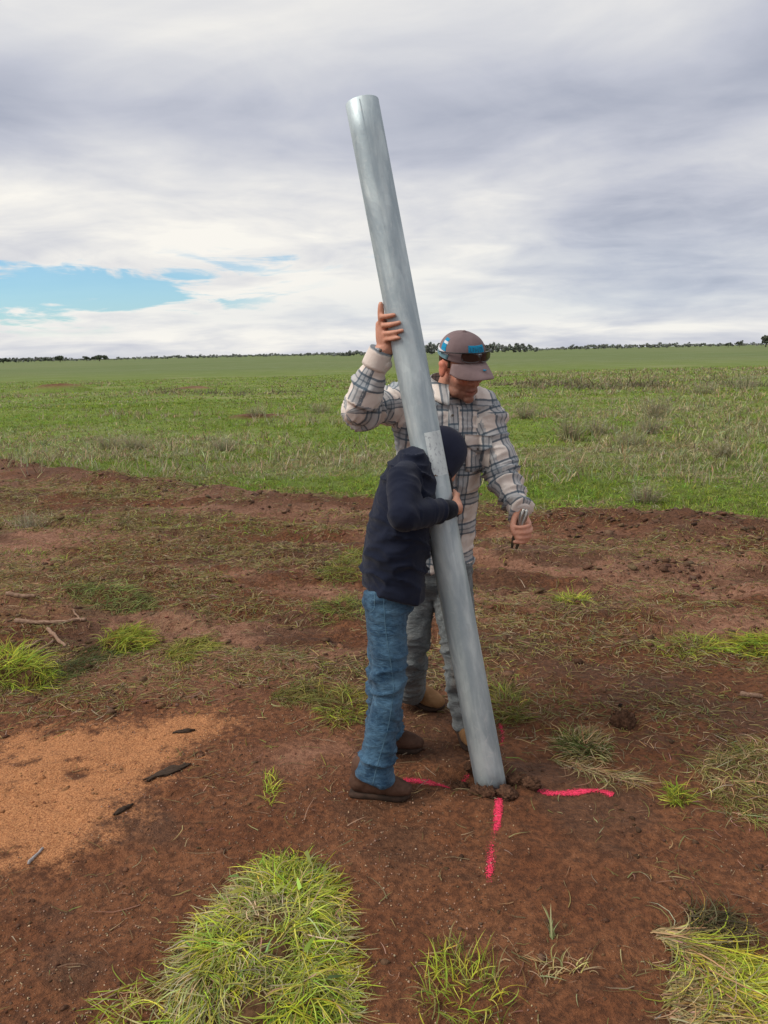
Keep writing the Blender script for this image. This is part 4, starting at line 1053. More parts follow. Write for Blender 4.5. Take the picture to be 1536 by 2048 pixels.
# near hand wraps the far-right side of the post
pz = lambda py: post_axis(zpix(878 + .19 * (py - 1022), py))
def op(py, ang, r):                      # ang 0 = at viewer, +90 = photo right
    a = math.radians(ang); return pz(py) + (pv_ * math.cos(a) + pr_ * math.sin(a)) * r
bp += [tube([wri, op(1018, 48, PR + .027)], [.021, .024], 12, pax, 3), tube([op(1018, 42, PR + .026), op(1018, 66, PR + .021), op(1017, 92, PR + .015)], [(.024, .014), (.031, .014), (.030, .011)], 14, pax, 3)]
for k, (py, rr) in enumerate(((1003, .0076), (1013, .0080), (1023, .0078), (1032, .0068))):
    bp.append(tube([op(py, 84, PR + .017), op(py, 104, PR + .015), op(py - 1, 128, PR + .0105), op(py - 2, 152, PR + .008)], [rr * 1.1, rr * 1.08, rr, rr * .85], 10, pax, 4))
bp.append(tube([op(1006, 52, PR + .019), op(999, 70, PR + .016), op(993, 88, PR + .0125), op(989, 100, PR + .0095)], [.0105, .0098, .0088, .0072], 10, pax, 4))
bp.append(tube([wrl, op(1000, 165, PR + .018), op(1000, 120, PR + .030)], [.020, (.016), .012], 12, pax, 3))
bb = fuse('body', bp, .0050, m_skin, boy, 2, .4)
co, nr = arr(bb); set_cols(bb, np.clip(np.tile((.58, .30, .20), (len(co), 1)) * (1 + .2 * (fbm(co[:, 0] * 30, co[:, 1] * 30, co[:, 2] * 30, 2) - .5))[:, None], .02, .9))
for s in (-1, 1):
    e = mesh_obj('eye', *ball(hd(s * .031, .078, .004), .0105, HFR, 14, 10), m_eyew, boy)
    mesh_obj('iris', *ball(hd(s * .031, .0862, .001), (.005, .003, .005), HFR, 12, 8), m_iris, e)
hv, hf = shell(hd(0, -.010, .030), (.0785, .0975, .088), -.88, .35, keep, 56, 18)
mesh_obj('hair', hv, hf, m_hair, boy)
def cpb(l, f, u): return hd(l, f - .014, u - .046)
cb = mesh_obj('cap', *cap_crown(cpb, .100, .118, .126, .168), m_hatnavy, boy)
mesh_obj('visor', *cap_visor(cpb, .101, .119, .060, drop=.030, tilt=.30), m_hatdark, cb)
mesh_obj('top_button', *ball(cpb(0, -.002, .1685), (.008, .008, .004), HFR), m_hatnavy, cb)
HC, HS, HFR, hL, hF, hU = _sv
# hoodie
hp_ = [tube([b_hem, b_wai, b_che, b_upp, b_col + np.array([.0, -.01, -.012])], [(.150, .122), (.150, .116), (.152, .106), (.135, .088), (.072, .060)], 26, (0, 1, 0), 6, rnd=False),
       tube([P(828, 952, 2.72), srt, (srt + elb) / 2 + np.array([0, -.006, 0]), elb], [(.050, .054), (.055, .060), (.055, .059), (.052, .054)], 20, bx, 6), tube([elb, (elb + wri) / 2, wri + (elb - wri) * .16], [.054, .049, .037], 20, (0, 0, 1), 6),
       ball(elb + np.array([.004, .004, 0]), .0575, None, 20, 14), tube([P(830, 944, 2.84), slt, ell], [.060, .058, .050], 18, bx, 6), tube([ell, wrl + (ell - wrl) * .12], [.048, .034], 18, (0, 0, 1), 6)]
hood = fuse('hoodie', hp_, .0065, m_navy, boy, 16)
co, nr = arr(hood); u = (co - b_hem) @ nrm(b_wai - b_hem); fx = co[:, 0] - b_hem[0]
co[:, 2] -= sstep(u, .10, -.02) * (.040 * np.clip(fx / .12, -.35, 1.1) + .016) * (np.abs(co[:, 1] - 2.745) < .22); setco(hood, co)
wrinkle(hood, [(b_hem, b_col, .15), (srt, elb, .062), (elb, wri, .05), (slt, ell, .06), (ell, wrl, .05)], [.014, .006, .007, .008, .008], [(srt, .11), (srt, .10), (b_wai, .14), (wri, .08), (b_hem, .1)], 15, 20, 6)
mesh_obj('cuff', *tube([wri + (elb - wri) * .22, wri + (elb - wri) * .08, wri - (elb - wri) * .08], [.036, .0375, .031], 22, pax, 4, rnd=False), m_rib, hood)
# hood lying on the shoulders behind the neck
hd_p = [tube([b_col + np.array([-.035, -.075, .004]), b_col + np.array([-.055, -.02, -.012]), b_col + np.array([-.055, .05, -.010]), b_col + np.array([-.03, .10, .010])], [(.020, .020), (.024, .024), (.024, .024), (.020, .020)], 14, (0, 0, 1), 5),
        tube([b_col + np.array([-.06, .0, .0]), b_col + np.array([-.10, .01, -.06])], [(.05, .03), (.03, .02)], 14, (0, 1, 0), 4)]
mesh_obj('waistband', *tube([b_hem + np.array([0, 0, -.010]), b_hem + np.array([0, 0, .028])], [(.150, .122), (.151, .122)], 26, (0, 1, 0), 2, rnd=False), m_rib, hood) if False else None
hdo = fuse('hood', hd_p, .0065, m_navy, hood, 6)
# jeans with side seam, pocket and rivet
bj = [tube([b_hem + np.array([-.005, 0, .12]), b_hem + np.array([-.008, 0, -.04])], [(.120, .088), (.130, .090)], 22, (0, 1, 0), 4),
      tube([hr_, (hr_ + kr) / 2 + np.array([.004, 0, 0]), kr, (kr + ar) / 2, ar + np.array([0, 0, -.015])], [(.078, .080), (.072, .072), (.061, .061), (.060, .061), (.070, .070)], 20, bx, 6, rnd=False),
      tube([hl_, kl, al_ + np.array([0, 0, -.015])], [(.078, .080), (.064, .064), (.070, .070)], 20, bx, 8, rnd=False)]
bjn = fuse('jeans', bj, .0065, m_denim, boy, 6)
wrinkle(bjn, [(b_hem + np.array([0, 0, .1]), b_hem, .13), (hr_, kr, .08), (kr, ar, .068), (hl_, kl, .078), (kl, al_, .066)], [.005, .007, .0095, .007, .009], [(kr, .13), (kl, .13), (ar, .15), (al_, .13), (hr_, .10)], 27, 24, 6)
jb = bvh(bjn); jd = nrm(P(765, 1350, 2.6) - CPOS)
def strip(pts, w, tree, d, lift=.0012, th=.004):
    pts = catmull(np.array(pts, float), 8)
    def fn(u, v):
        k = v * (len(pts) - 1); i = min(int(k), len(pts) - 2); q = pts[i] * (1 - (k - i)) + pts[i + 1] * (k - i); return P(q[0] + (u - .5) * w, q[1], 2.62)
    return drape(tree, fn, 2, 60, d, lift, th)
mesh_obj('side_seam', *strip([(766, 1178), (771, 1260), (783, 1340), (786, 1380), (776, 1450), (756, 1520), (746, 1560)], 1.6, jb, jd), m_stitch, bjn)
mesh_obj('pocket_seam', *strip([(748, 1172), (749, 1195), (748, 1218), (738, 1226)], 1.8, jb, jd), m_stitch, bjn)
mesh_obj('rivet', *ball(onto(jb, P(764, 1172, 2.6), jd, .002), .0035, None, 10, 8), m_metal, bjn)
boot(boy, ar + np.array([0, 0, .03]), bN + np.array([.004, .01, 0]), (1, -.16), .228, .080, m_boot, .046)
boot(boy, al_ + np.array([0, 0, .03]), bF + np.array([.005, .01, 0]), (1, -.10), .218, .080, m_boot, .046)

# ------------------------------------------------------------------ grass clumps
SOD, t = material('matted roots and soil'); pos = t.n('ShaderNodeNewGeometry').outputs['Position']
nB = t.noise(pos, 60, 5, .65); finish(t, t.mix(t.rng(nB, .35, .65), (.060, .030, .015), (.13, .070, .034)), .95, nB, .8, .01, spec=.1)
YG = [(.36, .40, .04), (.29, .35, .04), (.42, .43, .07), (.21, .28, .035)]
OLV = [(.20, .20, .045), (.24, .21, .065), (.15, .155, .035), (.30, .24, .10)]
STR = [(.42, .32, .15), (.35, .26, .12), (.50, .39, .21), (.30, .25, .09)]
def world_poly(pts): return gpoly(pts)
def in_poly(pts, n):
    poly = gpoly(pts); lo, hi = poly.min(0), poly.max(0); out = np.empty((0, 2))
    while len(out) < n:
        q = lo + rng.random((n * 2, 2)) * (hi - lo); q = q[inside_sdf(q[:, 0], q[:, 1], poly) > 0]; out = np.vstack([out, q])
    return out[:n], poly
def sod_mesh(poly, height, res=26):
    lo, hi = poly.min(0) - .02, poly.max(0) + .02; X, Y = np.meshgrid(np.linspace(lo[0], hi[0], res), np.linspace(lo[1], hi[1], res))
    sd = inside_sdf(X.ravel(), Y.ravel(), poly).reshape(X.shape) + .03 * (fbm(X * 14, Y * 14, seed=5) - .5); e = sstep(sd, -.005, .09)
    Z = gz(X, Y) - .012 + e * height * (.45 + 1.0 * fbm(X * 11, Y * 11, oct=3, seed=7))
    i = np.arange(res * res).reshape(res, res); Fc = np.stack([i[:-1, :-1], i[:-1, 1:], i[1:, 1:], i[1:, :-1]], -1).reshape(-1, 4)
    k = (e.ravel()[Fc].max(1) > .01); return np.stack([X, Y, Z], -1).reshape(-1, 3), Fc[k], lambda x, y: gz(x, y) - .012 + sstep(inside_sdf(x, y, poly) + .03 * (fbm(x * 14, y * 14, seed=5) - .5), -.005, .09) * height * (.45 + fbm(x * 11, y * 11, oct=3, seed=7))
def clump(label, pts, n, L, pal, height=.03, head=None, hspread=.7, e0=(.3, 1.1), droop=(.8, 2.0), width=(.002, .004), holes=(), sod=True, tip=None, pal2=None, split=None, nseg=5, fan=1.0, leaves=0):
    xy, poly = in_poly(pts, n)
    for hx, hy, hr in holes:
        c_ = G(hx, hy)[:2]; k = np.hypot(xy[:, 0] - c_[0], xy[:, 1] - c_[1]) > hr * (.6 + .8 * rng.random(len(xy))); xy = xy[k]
    cl = fbm(xy[:, 0] * 12, xy[:, 1] * 12, oct=2, seed=101); xy = xy[rng.random(len(xy)) < .35 + 1.1 * cl]
    N = len(xy); cen = poly.mean(0)
    th = empty('grass_clump', (cen[0], cen[1], float(gz(*cen))), label, 'grass')
    if sod: sv, sf, sh_ = sod_mesh(poly, height); mesh_obj('root_mat', sv, sf, SOD, th); z0 = sh_(xy[:, 0], xy[:, 1])
    else: z0 = gz(xy[:, 0], xy[:, 1])
    away = np.arctan2(xy[:, 1] - cen[1], xy[:, 0] - cen[0]); swirl = 5.0 * (fbm(xy[:, 0] * 5, xy[:, 1] * 5, oct=2, seed=103) - .5)
    hd_ = (away * fan + swirl if head is None else head + .5 * swirl) + rng.normal(size=N) * hspread
    c = pick(pal, N)
    if pal2 is not None:
        m_ = fbm(xy[:, 0] * 8, xy[:, 1] * 8, oct=2, seed=105) + .12 * rng.normal(size=N) if split is None else split(xy) + .15 * rng.normal(size=N)
        k = m_ > .5; c[k] = pick(pal2, k.sum())
    c = c * (.55 + .9 * fbm(xy[:, 0] * 6, xy[:, 1] * 6, oct=2, seed=109))[:, None]
    tipc = np.clip(c * np.array([1.15, 1.1, 1.2]), 0, .9)
    v, f, cc = blades(np.stack([xy[:, 0], xy[:, 1], z0], -1), hd_, L * rng.uniform(.45, 1.3, N), rng.uniform(*width, N), rng.uniform(*e0, N), rng.uniform(*droop, N), rng.normal(size=N) * 1.1, c, tipc, nseg)
    if leaves:
        q = xy[rng.integers(0, len(xy), leaves)]; lc = pick([(.20, .30, .06), (.30, .38, .08), (.16, .24, .07)], leaves)
        lv = blades(np.stack([q[:, 0], q[:, 1], gz(q[:, 0], q[:, 1]) + height * 1.1 + .01], -1), rng.uniform(0, 6.28, leaves), rng.uniform(.03, .07, leaves), rng.uniform(.008, .014, leaves), rng.uniform(.1, .7, leaves), rng.uniform(.3, 1.0, leaves), rng.normal(size=leaves) * .4, lc, lc, 5)
        mesh_obj('broad_leaves', *lv[:2], m_leaf, th, cols=lv[2])
    mesh_obj('blades', v, f, m_leaf, th, cols=cc); return th
# the large uprooted clump in the foreground
clump('large mat of bright yellow green uprooted grass at the bottom centre', [(345, 2110), (340, 1960), (415, 1840), (480, 1775), (530, 1728), (600, 1718), (648, 1750), (678, 1835), (692, 1950), (700, 2110)], 10500, .115, [(.46, .50, .045), (.37, .43, .045), (.52, .53, .085), (.26, .34, .045), (.40, .44, .10)], .050, None, 1.2, (.0, .85), (.9, 2.6), (.0014, .0042), ((525, 1912, .045), (500, 2040, .06), (565, 1918, .035)), pal2=[(.36, .32, .14), (.27, .27, .08), (.42, .36, .20)], split=lambda q: fbm(q[:, 0] * 9, q[:, 1] * 9, oct=2, seed=107) - .02, leaves=14)
clump('thin straggling green tuft beside the left end of the large foreground mat', [(195, 2110), (210, 2000), (250, 1970), (300, 1950), (340, 1970), (340, 2110)], 150, .12, YG, .02, 3.4, .8, (.2, 1.1), (.4, 1.8), (.002, .004), sod=False, pal2=STR)
clump('pale straw and green sod lying flat in the bottom right corner', [(1285, 1855), (1350, 1860), (1440, 1905), (1545, 1965), (1620, 2010), (1620, 2110), (1330, 2110), (1310, 1990), (1345, 1930)], 4600, .20, [(.46, .48, .05), (.38, .42, .05), (.52, .50, .10)], .03, -.55, .28, (.0, .45), (.2, .9), (.002, .0042), pal2=STR, split=lambda q: 1.0 - 1.2 * sstep(q[:, 0], .60, 1.02), nseg=6)
clump('brown withered tuft behind the flat straw sod at the right', [(1360, 1830), (1440, 1815), (1480, 1850), (1450, 1890), (1390, 1880)], 420, .11, [(.11, .095, .04), (.15, .12, .06)], .02, -.4, .8, (.2, 1.0), (.5, 1.6))
clump('short sparse stubble of grass at the bottom edge right of the large mat', [(850, 2110), (846, 1950), (880, 1890), (960, 1900), (1000, 1960), (1020, 2110)], 420, .075, OLV, .01, None, 1.2, (.5, 1.45), (.3, 1.6), (.002, .004), sod=False, pal2=YG)
clump('two pale upright stems on bare soil in the foreground', [(1098, 1872), (1112, 1868), (1112, 1882), (1100, 1884)], 9, .075, [(.34, .36, .16)], .0, 1.9, .4, (.7, 1.3), (.1, .4), (.004, .006), sod=False)
clump('small stemmy tuft left of the two pale upright stems', [(1060, 1930), (1100, 1920), (1185, 1935), (1180, 1950), (1090, 1960)], 60, .06, STR, .0, None, 1.2, (.2, 1.2), (.2, 1.2), (.002, .004), sod=False)
clump('thick green grass clump at the left edge below the sticks', [(-90, 1300), (0, 1292), (70, 1325), (110, 1355), (75, 1385), (0, 1375), (-90, 1390)], 1500, .16, YG, .07, None, .8, (.4, 1.3), (.8, 2.0), (.003, .005))
clump('dark trailing weeds between the sticks and the yellow clumps', [(90, 1340), (150, 1305), (200, 1290), (290, 1300), (180, 1335), (120, 1370)], 700, .10, [(.075, .095, .03), (.11, .12, .045)], .02, .2, .8, (.1, .9), (.4, 1.6))
clump('low bright yellow green clump on the track, left one of two', [(190, 1290), (215, 1265), (265, 1252), (300, 1280), (285, 1305), (225, 1312)], 900, .14, [(.26, .28, .03), (.20, .24, .03), (.30, .30, .05)], .045, .3, .8, (.2, 1.0), (.6, 1.8), (.003, .005))
clump('low bright yellow green clump on the track, right one of two', [(320, 1310), (350, 1275), (400, 1262), (430, 1295), (400, 1310), (350, 1340)], 800, .13, [(.28, .28, .05), (.22, .24, .045), (.30, .27, .08)], .03, -.3, .8, (.1, .9), (.5, 1.6), (.003, .005))
clump('pale green strip of grass on the track beyond the yellow clumps', [(120, 1180), (200, 1172), (300, 1205), (310, 1225), (220, 1225), (130, 1200)], 1100, .12, [(.17, .20, .055), (.22, .23, .08)], .03, .0, .9, (.1, 1.0), (.5, 1.6), (.003, .006))
clump('olive grass tuft on the track just left of the blue jeans', [(640, 1395), (690, 1375), (722, 1390), (722, 1440), (660, 1455)], 700, .11, OLV, .015, None, .9, (.2, 1.1), (.6, 1.8), pal2=YG)
clump('flattened olive grass left of the jeans, farther left than the tuft beside them', [(530, 1390), (600, 1362), (650, 1372), (620, 1405), (560, 1410)], 500, .10, OLV, .01, .2, .9, (.1, .8), (.5, 1.6), sod=False)
clump('tiny yellow green tuft alone on the bare soil left of the near boot', [(528, 1555), (545, 1545), (555, 1570), (545, 1615), (530, 1612)], 60, .07, YG, .0, 1.2, .9, (.3, 1.2), (.3, 1.4), sod=False)
clump('green tuft showing right behind the lower part of the post', [(988, 1375), (1020, 1380), (1045, 1420), (1035, 1450), (1000, 1440)], 480, .12, OLV, .02, None, .9, (.3, 1.2), (.5, 1.7), pal2=YG)
clump('dark green tuft with straw right of the pink line behind the post', [(1120, 1475), (1170, 1460), (1215, 1485), (1210, 1520), (1140, 1515)], 650, .10, [(.085, .11, .03), (.12, .14, .04)], .03, None, .8, (.3, 1.1), (.6, 1.8), pal2=STR)
clump('little green tuft near the end of the right pink line', [(1335, 1580), (1365, 1578), (1380, 1605), (1345, 1615)], 170, .07, YG, .01, None, 1.0, (.3, 1.2), (.5, 1.7), sod=False)
clump('wide heap of raked straw and dead grass at the right edge', [(1380, 1530), (1450, 1500), (1560, 1490), (1640, 1560), (1640, 1660), (1500, 1650), (1420, 1600)], 2400, .13, STR, .025, None, 1.3, (-.1, .45), (.3, 1.2), (.0018, .0032), pal2=OLV, fan=.2)
clump('combed straw beside the pink line, thinner than the heap at the edge', [(1090, 1515), (1160, 1522), (1250, 1550), (1290, 1570), (1230, 1572), (1150, 1545)], 320, .13, STR, .0, -.7, .5, (.0, .4), (.1, .8), (.0016, .003), sod=False)
clump('bright green grass clump on the track at the right edge', [(1455, 1300), (1490, 1272), (1600, 1265), (1640, 1300), (1560, 1318)], 900, .14, YG, .04, 3.0, .7, (.1, .9), (.5, 1.6), (.003, .005))
clump('faint green patch left of the bright clump at the right edge', [(1300, 1290), (1370, 1262), (1430, 1275), (1440, 1305), (1340, 1318)], 500, .10, OLV, .01, None, .9, (.2, 1.0), (.5, 1.6), sod=False, pal2=YG)
clump('small pale green tuft on the bare track right of the post', [(1115, 1195), (1150, 1180), (1175, 1195), (1150, 1210)], 380, .12, YG, .02, None, .9, (.3, 1.2), (.5, 1.6), (.003, .005), pal2=OLV)
clump('yellowed grass left of the hoodie at the hem', [(635, 1150), (700, 1100), (730, 1105), (720, 1165), (660, 1165)], 900, .12, [(.24, .25, .05), (.19, .20, .06)], .02, None, .9, (.2, 1.0), (.5, 1.6), (.003, .005))
clump('yellowed grass left of the blue jeans below the hip', [(630, 1215), (690, 1195), (725, 1205), (725, 1235), (650, 1245)], 600, .11, [(.22, .23, .05), (.17, .18, .06)], .02, None, .9, (.2, 1.0), (.5, 1.6), (.003, .005))
# ------------------------------------------------------------------ dry weeds standing in the field
def weed(label, px, py, hpx, wpx, n=170, pal=((.36, .31, .21), (.29, .25, .16), (.42, .37, .25), (.31, .30, .16))):
    p = Gg(px, py); sc_ = np.linalg.norm(p - CPOS) / F_PX; h, w = hpx * sc_, wpx * sc_
    r = rng.normal(size=(n, 2)) * np.array([w * .16, w * .10]) + p[:2]; N = n
    c = pick(pal, N); head = np.arctan2(r[:, 1] - p[1], r[:, 0] - p[0]) + rng.normal(size=N) * .6
    a = blades(np.stack([r[:, 0], r[:, 1], gz(r[:, 0], r[:, 1]) - .01], -1), head, h * rng.uniform(.5, 1.15, N), h * .012 + .002 * rng.random(N), rng.uniform(.75, 1.5, N), rng.uniform(-.1, .5, N), rng.normal(size=N) * .5, c * .8, c, 4, None)
    m = N * 3; k = rng.integers(0, N, m); tpos = a[0].reshape(N, -1, 3)[k, rng.integers(3, 9, m)]          # side twigs
    b = blades(tpos, rng.uniform(0, 6.28, m), h * rng.uniform(.12, .3, m), np.full(m, h * .010 + .0015), rng.uniform(-.2, 1.1, m), rng.normal(size=m) * .4, rng.normal(size=m) * .5, c[k], c[k] * 1.1, 2, None)
    v, f, cc = cat([a, b]); return tag(mesh_obj('dry_weed', v, f, m_leaf, cols=cc), label, 'weed', 'dry weeds standing in the field')
for lb, *a in (('bushy grey weed right of the plaid sleeve, widest of the dry weeds', 1262, 890, 44, 95), ('pale fawn weed right of the plaid shoulder, tallest of the dry weeds', 1140, 880, 62, 50), ('dry weed between the tallest one and the bushy one', 1192, 868, 42, 40),
               ('small greyish weed nearest the plaid shoulder', 1050, 838, 40, 34), ('dry weed just right of and behind the bushy widest one', 1300, 866, 44, 36), ('loose dry weed in the upper right field, above the bushy one', 1312, 836, 46, 44),
               ('straw coloured weed leaning right in the right field', 1444, 915, 36, 30), ('low weed on the field edge just before the right soil heap', 1290, 1008, 52, 60), ('scrubby weed at the far right just below the distant dark strip', 1490, 778, 34, 90),
               ('scrubby weed at the far right, left neighbour of the one at the edge', 1405, 788, 28, 60), ('grey weed in the left field, leftmost of three', 218, 898, 34, 46), ('grey weed in the left field, middle of three', 272, 898, 34, 44), ('grey weed in the left field, rightmost of three', 445, 900, 38, 52),
               ('brown weed in the left field behind the three grey ones', 512, 840, 26, 50), ('dull weed left of the raised plaid elbow', 640, 826, 28, 48), ('thin pale tuft at the left field edge near the track', 60, 1056, 44, 60)):
    weed(lb, *a)
x, y = scatter(12000, 9, 55, .8, .5)
k = rng.random(len(x)) < sstep(fbm(x * .22, y * .3, oct=3, seed=111) + .16 * sstep(x / y, .05, .4) - .06, .47, .62); x, y = x[k], y[k]; N = len(x) * 5
rx = np.repeat(x, 5) + rng.normal(size=N) * .05; ry = np.repeat(y, 5) + rng.normal(size=N) * .05; c = pick(DRY, N)
dg = blades(np.stack([rx, ry, gz(rx, ry)], -1), rng.uniform(0, 6.28, N), rng.uniform(.10, .26, N), .004 + .0009 * ry, rng.uniform(.8, 1.5, N), rng.uniform(0, .7, N), rng.normal(size=N) * .4, c, c, 2, None)
tag(mesh_obj('dry_grass', *dg[:2], m_leaf, cols=dg[2]), 'thin dead grass stalks mixed through the green field', 'grass', kind='stuff')
# dark strip of weeds far across the field
pts_ = np.concatenate([np.stack([rng.uniform(1000, 1340, 210), rng.normal(772, 3.5, 210)], 1), np.stack([rng.uniform(1420, 1660, 150), rng.normal(766, 4, 150)], 1), np.stack([rng.uniform(300, 640, 45), rng.normal(786, 3, 45)], 1)])
pts_ = pts_[rng.random(len(pts_)) < sstep(vnoise(pts_[:, 0] / 26, pts_[:, 1] / 6, seed=5), .25, .75)]
W = np.array([Gg(*p) for p in pts_]); W = np.repeat(W, 22, 0) + rng.normal(size=(len(W) * 22, 3)) * np.array([.30, .30, 0]); W[:, 2] = gz(W[:, 0], W[:, 1]); N = len(W)
c = pick([(.16, .125, .09), (.21, .17, .12), (.13, .12, .065), (.19, .18, .09)], N)
sw = blades(W, rng.uniform(0, 6.28, N), rng.gamma(2.2, .085, N), np.full(N, .035), rng.uniform(.3, 1.4, N), rng.uniform(0, .9, N), rng.normal(size=N) * .5, c, c, 2, None)
tag(mesh_obj('dead_thistle_strip', *sw[:2], m_leaf, cols=sw[2]), 'low dark strip of dead weeds across the far field', 'weeds', kind='stuff')

# ------------------------------------------------------------------ sticks, bark, clods
m_wood, t = material('weathered wood'); oc = t.n('ShaderNodeNewGeometry').outputs['Position']; nw = t.noise(t.vm('MULTIPLY', oc, (1, 6, 6)), 40, 5, .65)
finish(t, t.mix(t.rng(nw, .35, .65), (.17, .10, .065), (.36, .235, .165)), .9, nw, .6, .004, spec=.15)
m_woodg, t = material('grey wood'); nw = t.noise(t.n('ShaderNodeNewGeometry').outputs['Position'], 90, 4, .6); finish(t, t.mix(nw, (.25, .22, .21), (.42, .39, .38)), .9, nw, .4, .003)
m_bark, t = material('dark bark'); nw = t.noise(t.n('ShaderNodeNewGeometry').outputs['Position'], 80, 5, .65); finish(t, t.mix(nw, (.022, .015, .010), (.075, .045, .028)), .95, nw, .8, .006)
def stick(label, p0, p1, r, mat, bend=.02, name='stick', lift=.0):
    a, b = Gg(*p0), Gg(*p1); n = 9; pts = np.array([a + (b - a) * i / (n - 1) for i in range(n)])
    sd = nrm(np.cross(b - a, (0, 0, 1))); pts += sd * (bend * np.sin(np.linspace(0, 3.1, n)) + .0018 * rng.normal(size=n))[:, None]
    pts[:, 2] = np.maximum(gz(pts[:, 0], pts[:, 1]), gz(pts[:, 0], pts[:, 1]).mean()) + r * .7 + lift
    rr = r * (1.05 - .35 * np.linspace(0, 1, n)) * rng.uniform(.85, 1.15, n); V, Fc = tube(pts, np.stack([rr, rr * rng.uniform(.7, 1, n)], 1), 10, (0, 0, 1), 2, rnd=True)
    V = V + .07 * r * rng.normal(size=V.shape); return tag(mesh_obj(name, V, Fc, mat), label, 'stick', 'broken sticks')
stick('long reddish stick lying level at the left, longest of the broken sticks', (34, 1250), (170, 1246), .014, m_wood)
stick('short stick slanting down below the long reddish stick', (96, 1258), (130, 1292), .013, m_wood, .004)
stick('thick tan stick at the left, farthest of the broken sticks', (18, 1213), (72, 1211), .017, m_wood, .004)
stick('short forked stick end at the right tip of the long reddish stick', (150, 1232), (163, 1248), .007, m_wood, .002)
stick('thin brown stick beside the grass clump at the left edge', (42, 1302), (82, 1284), .010, m_wood, .006)
stick('second thin brown stick beside the left grass clump, nearer the slanting one', (70, 1308), (106, 1283), .010, m_wood, .004)
stick('pale splinter of wood on the edge of the orange sand', (56, 1725), (86, 1697), .0055, m_woodg, .002)
def flake(label, p0, p1, wpx, name='bark_piece', seed=1):
    a, b = Gg(*p0), Gg(*p1); L = np.linalg.norm(b - a) / 2; d = nrm((b - a) * np.array([1, 1, 0])); sd = np.array([-d[1], d[0], 0]); w = wpx / 2 * np.linalg.norm(a - CPOS) / F_PX
    V, Fc = ball((0, 0, 0), 1.0, None, 36, 18); n = fbm(V[:, 0] * 2.2 + seed * 5, V[:, 1] * 2.2, V[:, 2] * 1.2 + seed, 4, seed, .62); V = V * (.35 + 1.3 * n)[:, None]
    Q = (a + b) / 2 + np.outer(V[:, 0] * L, d) + np.outer(V[:, 1] * w + w * .8 * (vnoise(V[:, 0] * 2 + seed, V[:, 0] * 0) - .5), sd); Q[:, 2] = gz(Q[:, 0], Q[:, 1]) + V[:, 2] * .007 + .003 + .006 * (vnoise(V[:, 0] * 3, V[:, 1] * 3 + seed) - .4)
    return tag(mesh_obj(name, Q, Fc, m_bark), label, 'bark', 'pieces of dark bark')
flake('dark ragged piece of bark at the lower edge of the orange sand, largest one', (292, 1562), (378, 1530), 22, seed=2)
flake('dark ragged piece of bark at the top of the orange sand', (352, 1470), (390, 1464), 12, seed=3)
flake('small dark flake below the sand, nearest the large grass mat', (225, 1632), (264, 1612), 12, seed=5)
stick('brown flat chip of wood on the track at the far right', (1485, 1392), (1522, 1396), .014, m_wood, .003, 'wood_chip')
m_clod, t = material('clod of red earth'); pos = t.n('ShaderNodeNewGeometry').outputs['Position']; nB = t.noise(pos, 55, 6, .68)
finish(t, t.mix(t.rng(nB, .35, .65), (.055, .028, .017), (.15, .075, .044)), .95, nB, .9, .012, spec=.15)
def clod(label, px, py, wpx, hf=.75, seed=1):
    p = Gg(px, py); sc_ = np.linalg.norm(p - CPOS) / F_PX; r = wpx * sc_ / 2
    V, Fc = ball((0, 0, 0), 1.0, None, 40, 28); n = .55 * fbm(V[:, 0] * 1.5 + seed * 3.1, V[:, 1] * 1.5, V[:, 2] * 1.5 + seed, 3, seed) + .45 * np.abs(2 * fbm(V[:, 0] * 4 + seed, V[:, 1] * 4, V[:, 2] * 4 + seed, 4, seed + 5, .6) - 1) * 2
    V = V * (.55 + .95 * n)[:, None] * r * np.array([1, .9, hf]); V[:, 2] = np.maximum(V[:, 2], -.35 * r); V = V + p + np.array([0, 0, .28 * r])
    return tag(mesh_obj('dirt_clod', V, Fc, m_clod), label, 'clod', 'clods of earth')
for i, (lb, *a) in enumerate((('single dark clod of earth standing alone on the track right of the post', 1246, 1447, 46, .95), ('round clod against the left foot of the post', 955, 1592, 30, .9), ('rounded clod in front of the post, left of the pink line', 975, 1598, 36, .95),
                              ('clod at the left rim of the post hole', 920, 1568, 34, .8), ('low wide clod in front of the post, right of the pink line', 1012, 1598, 40, .5), ('clod at the near end of the right pink line', 1062, 1582, 34, .7), ('clod just right of the post foot', 1030, 1570, 30, .7),
                              ('small clod behind the post hole', 942, 1535, 26, .6))):
    clod(lb, *a, seed=i + 1)

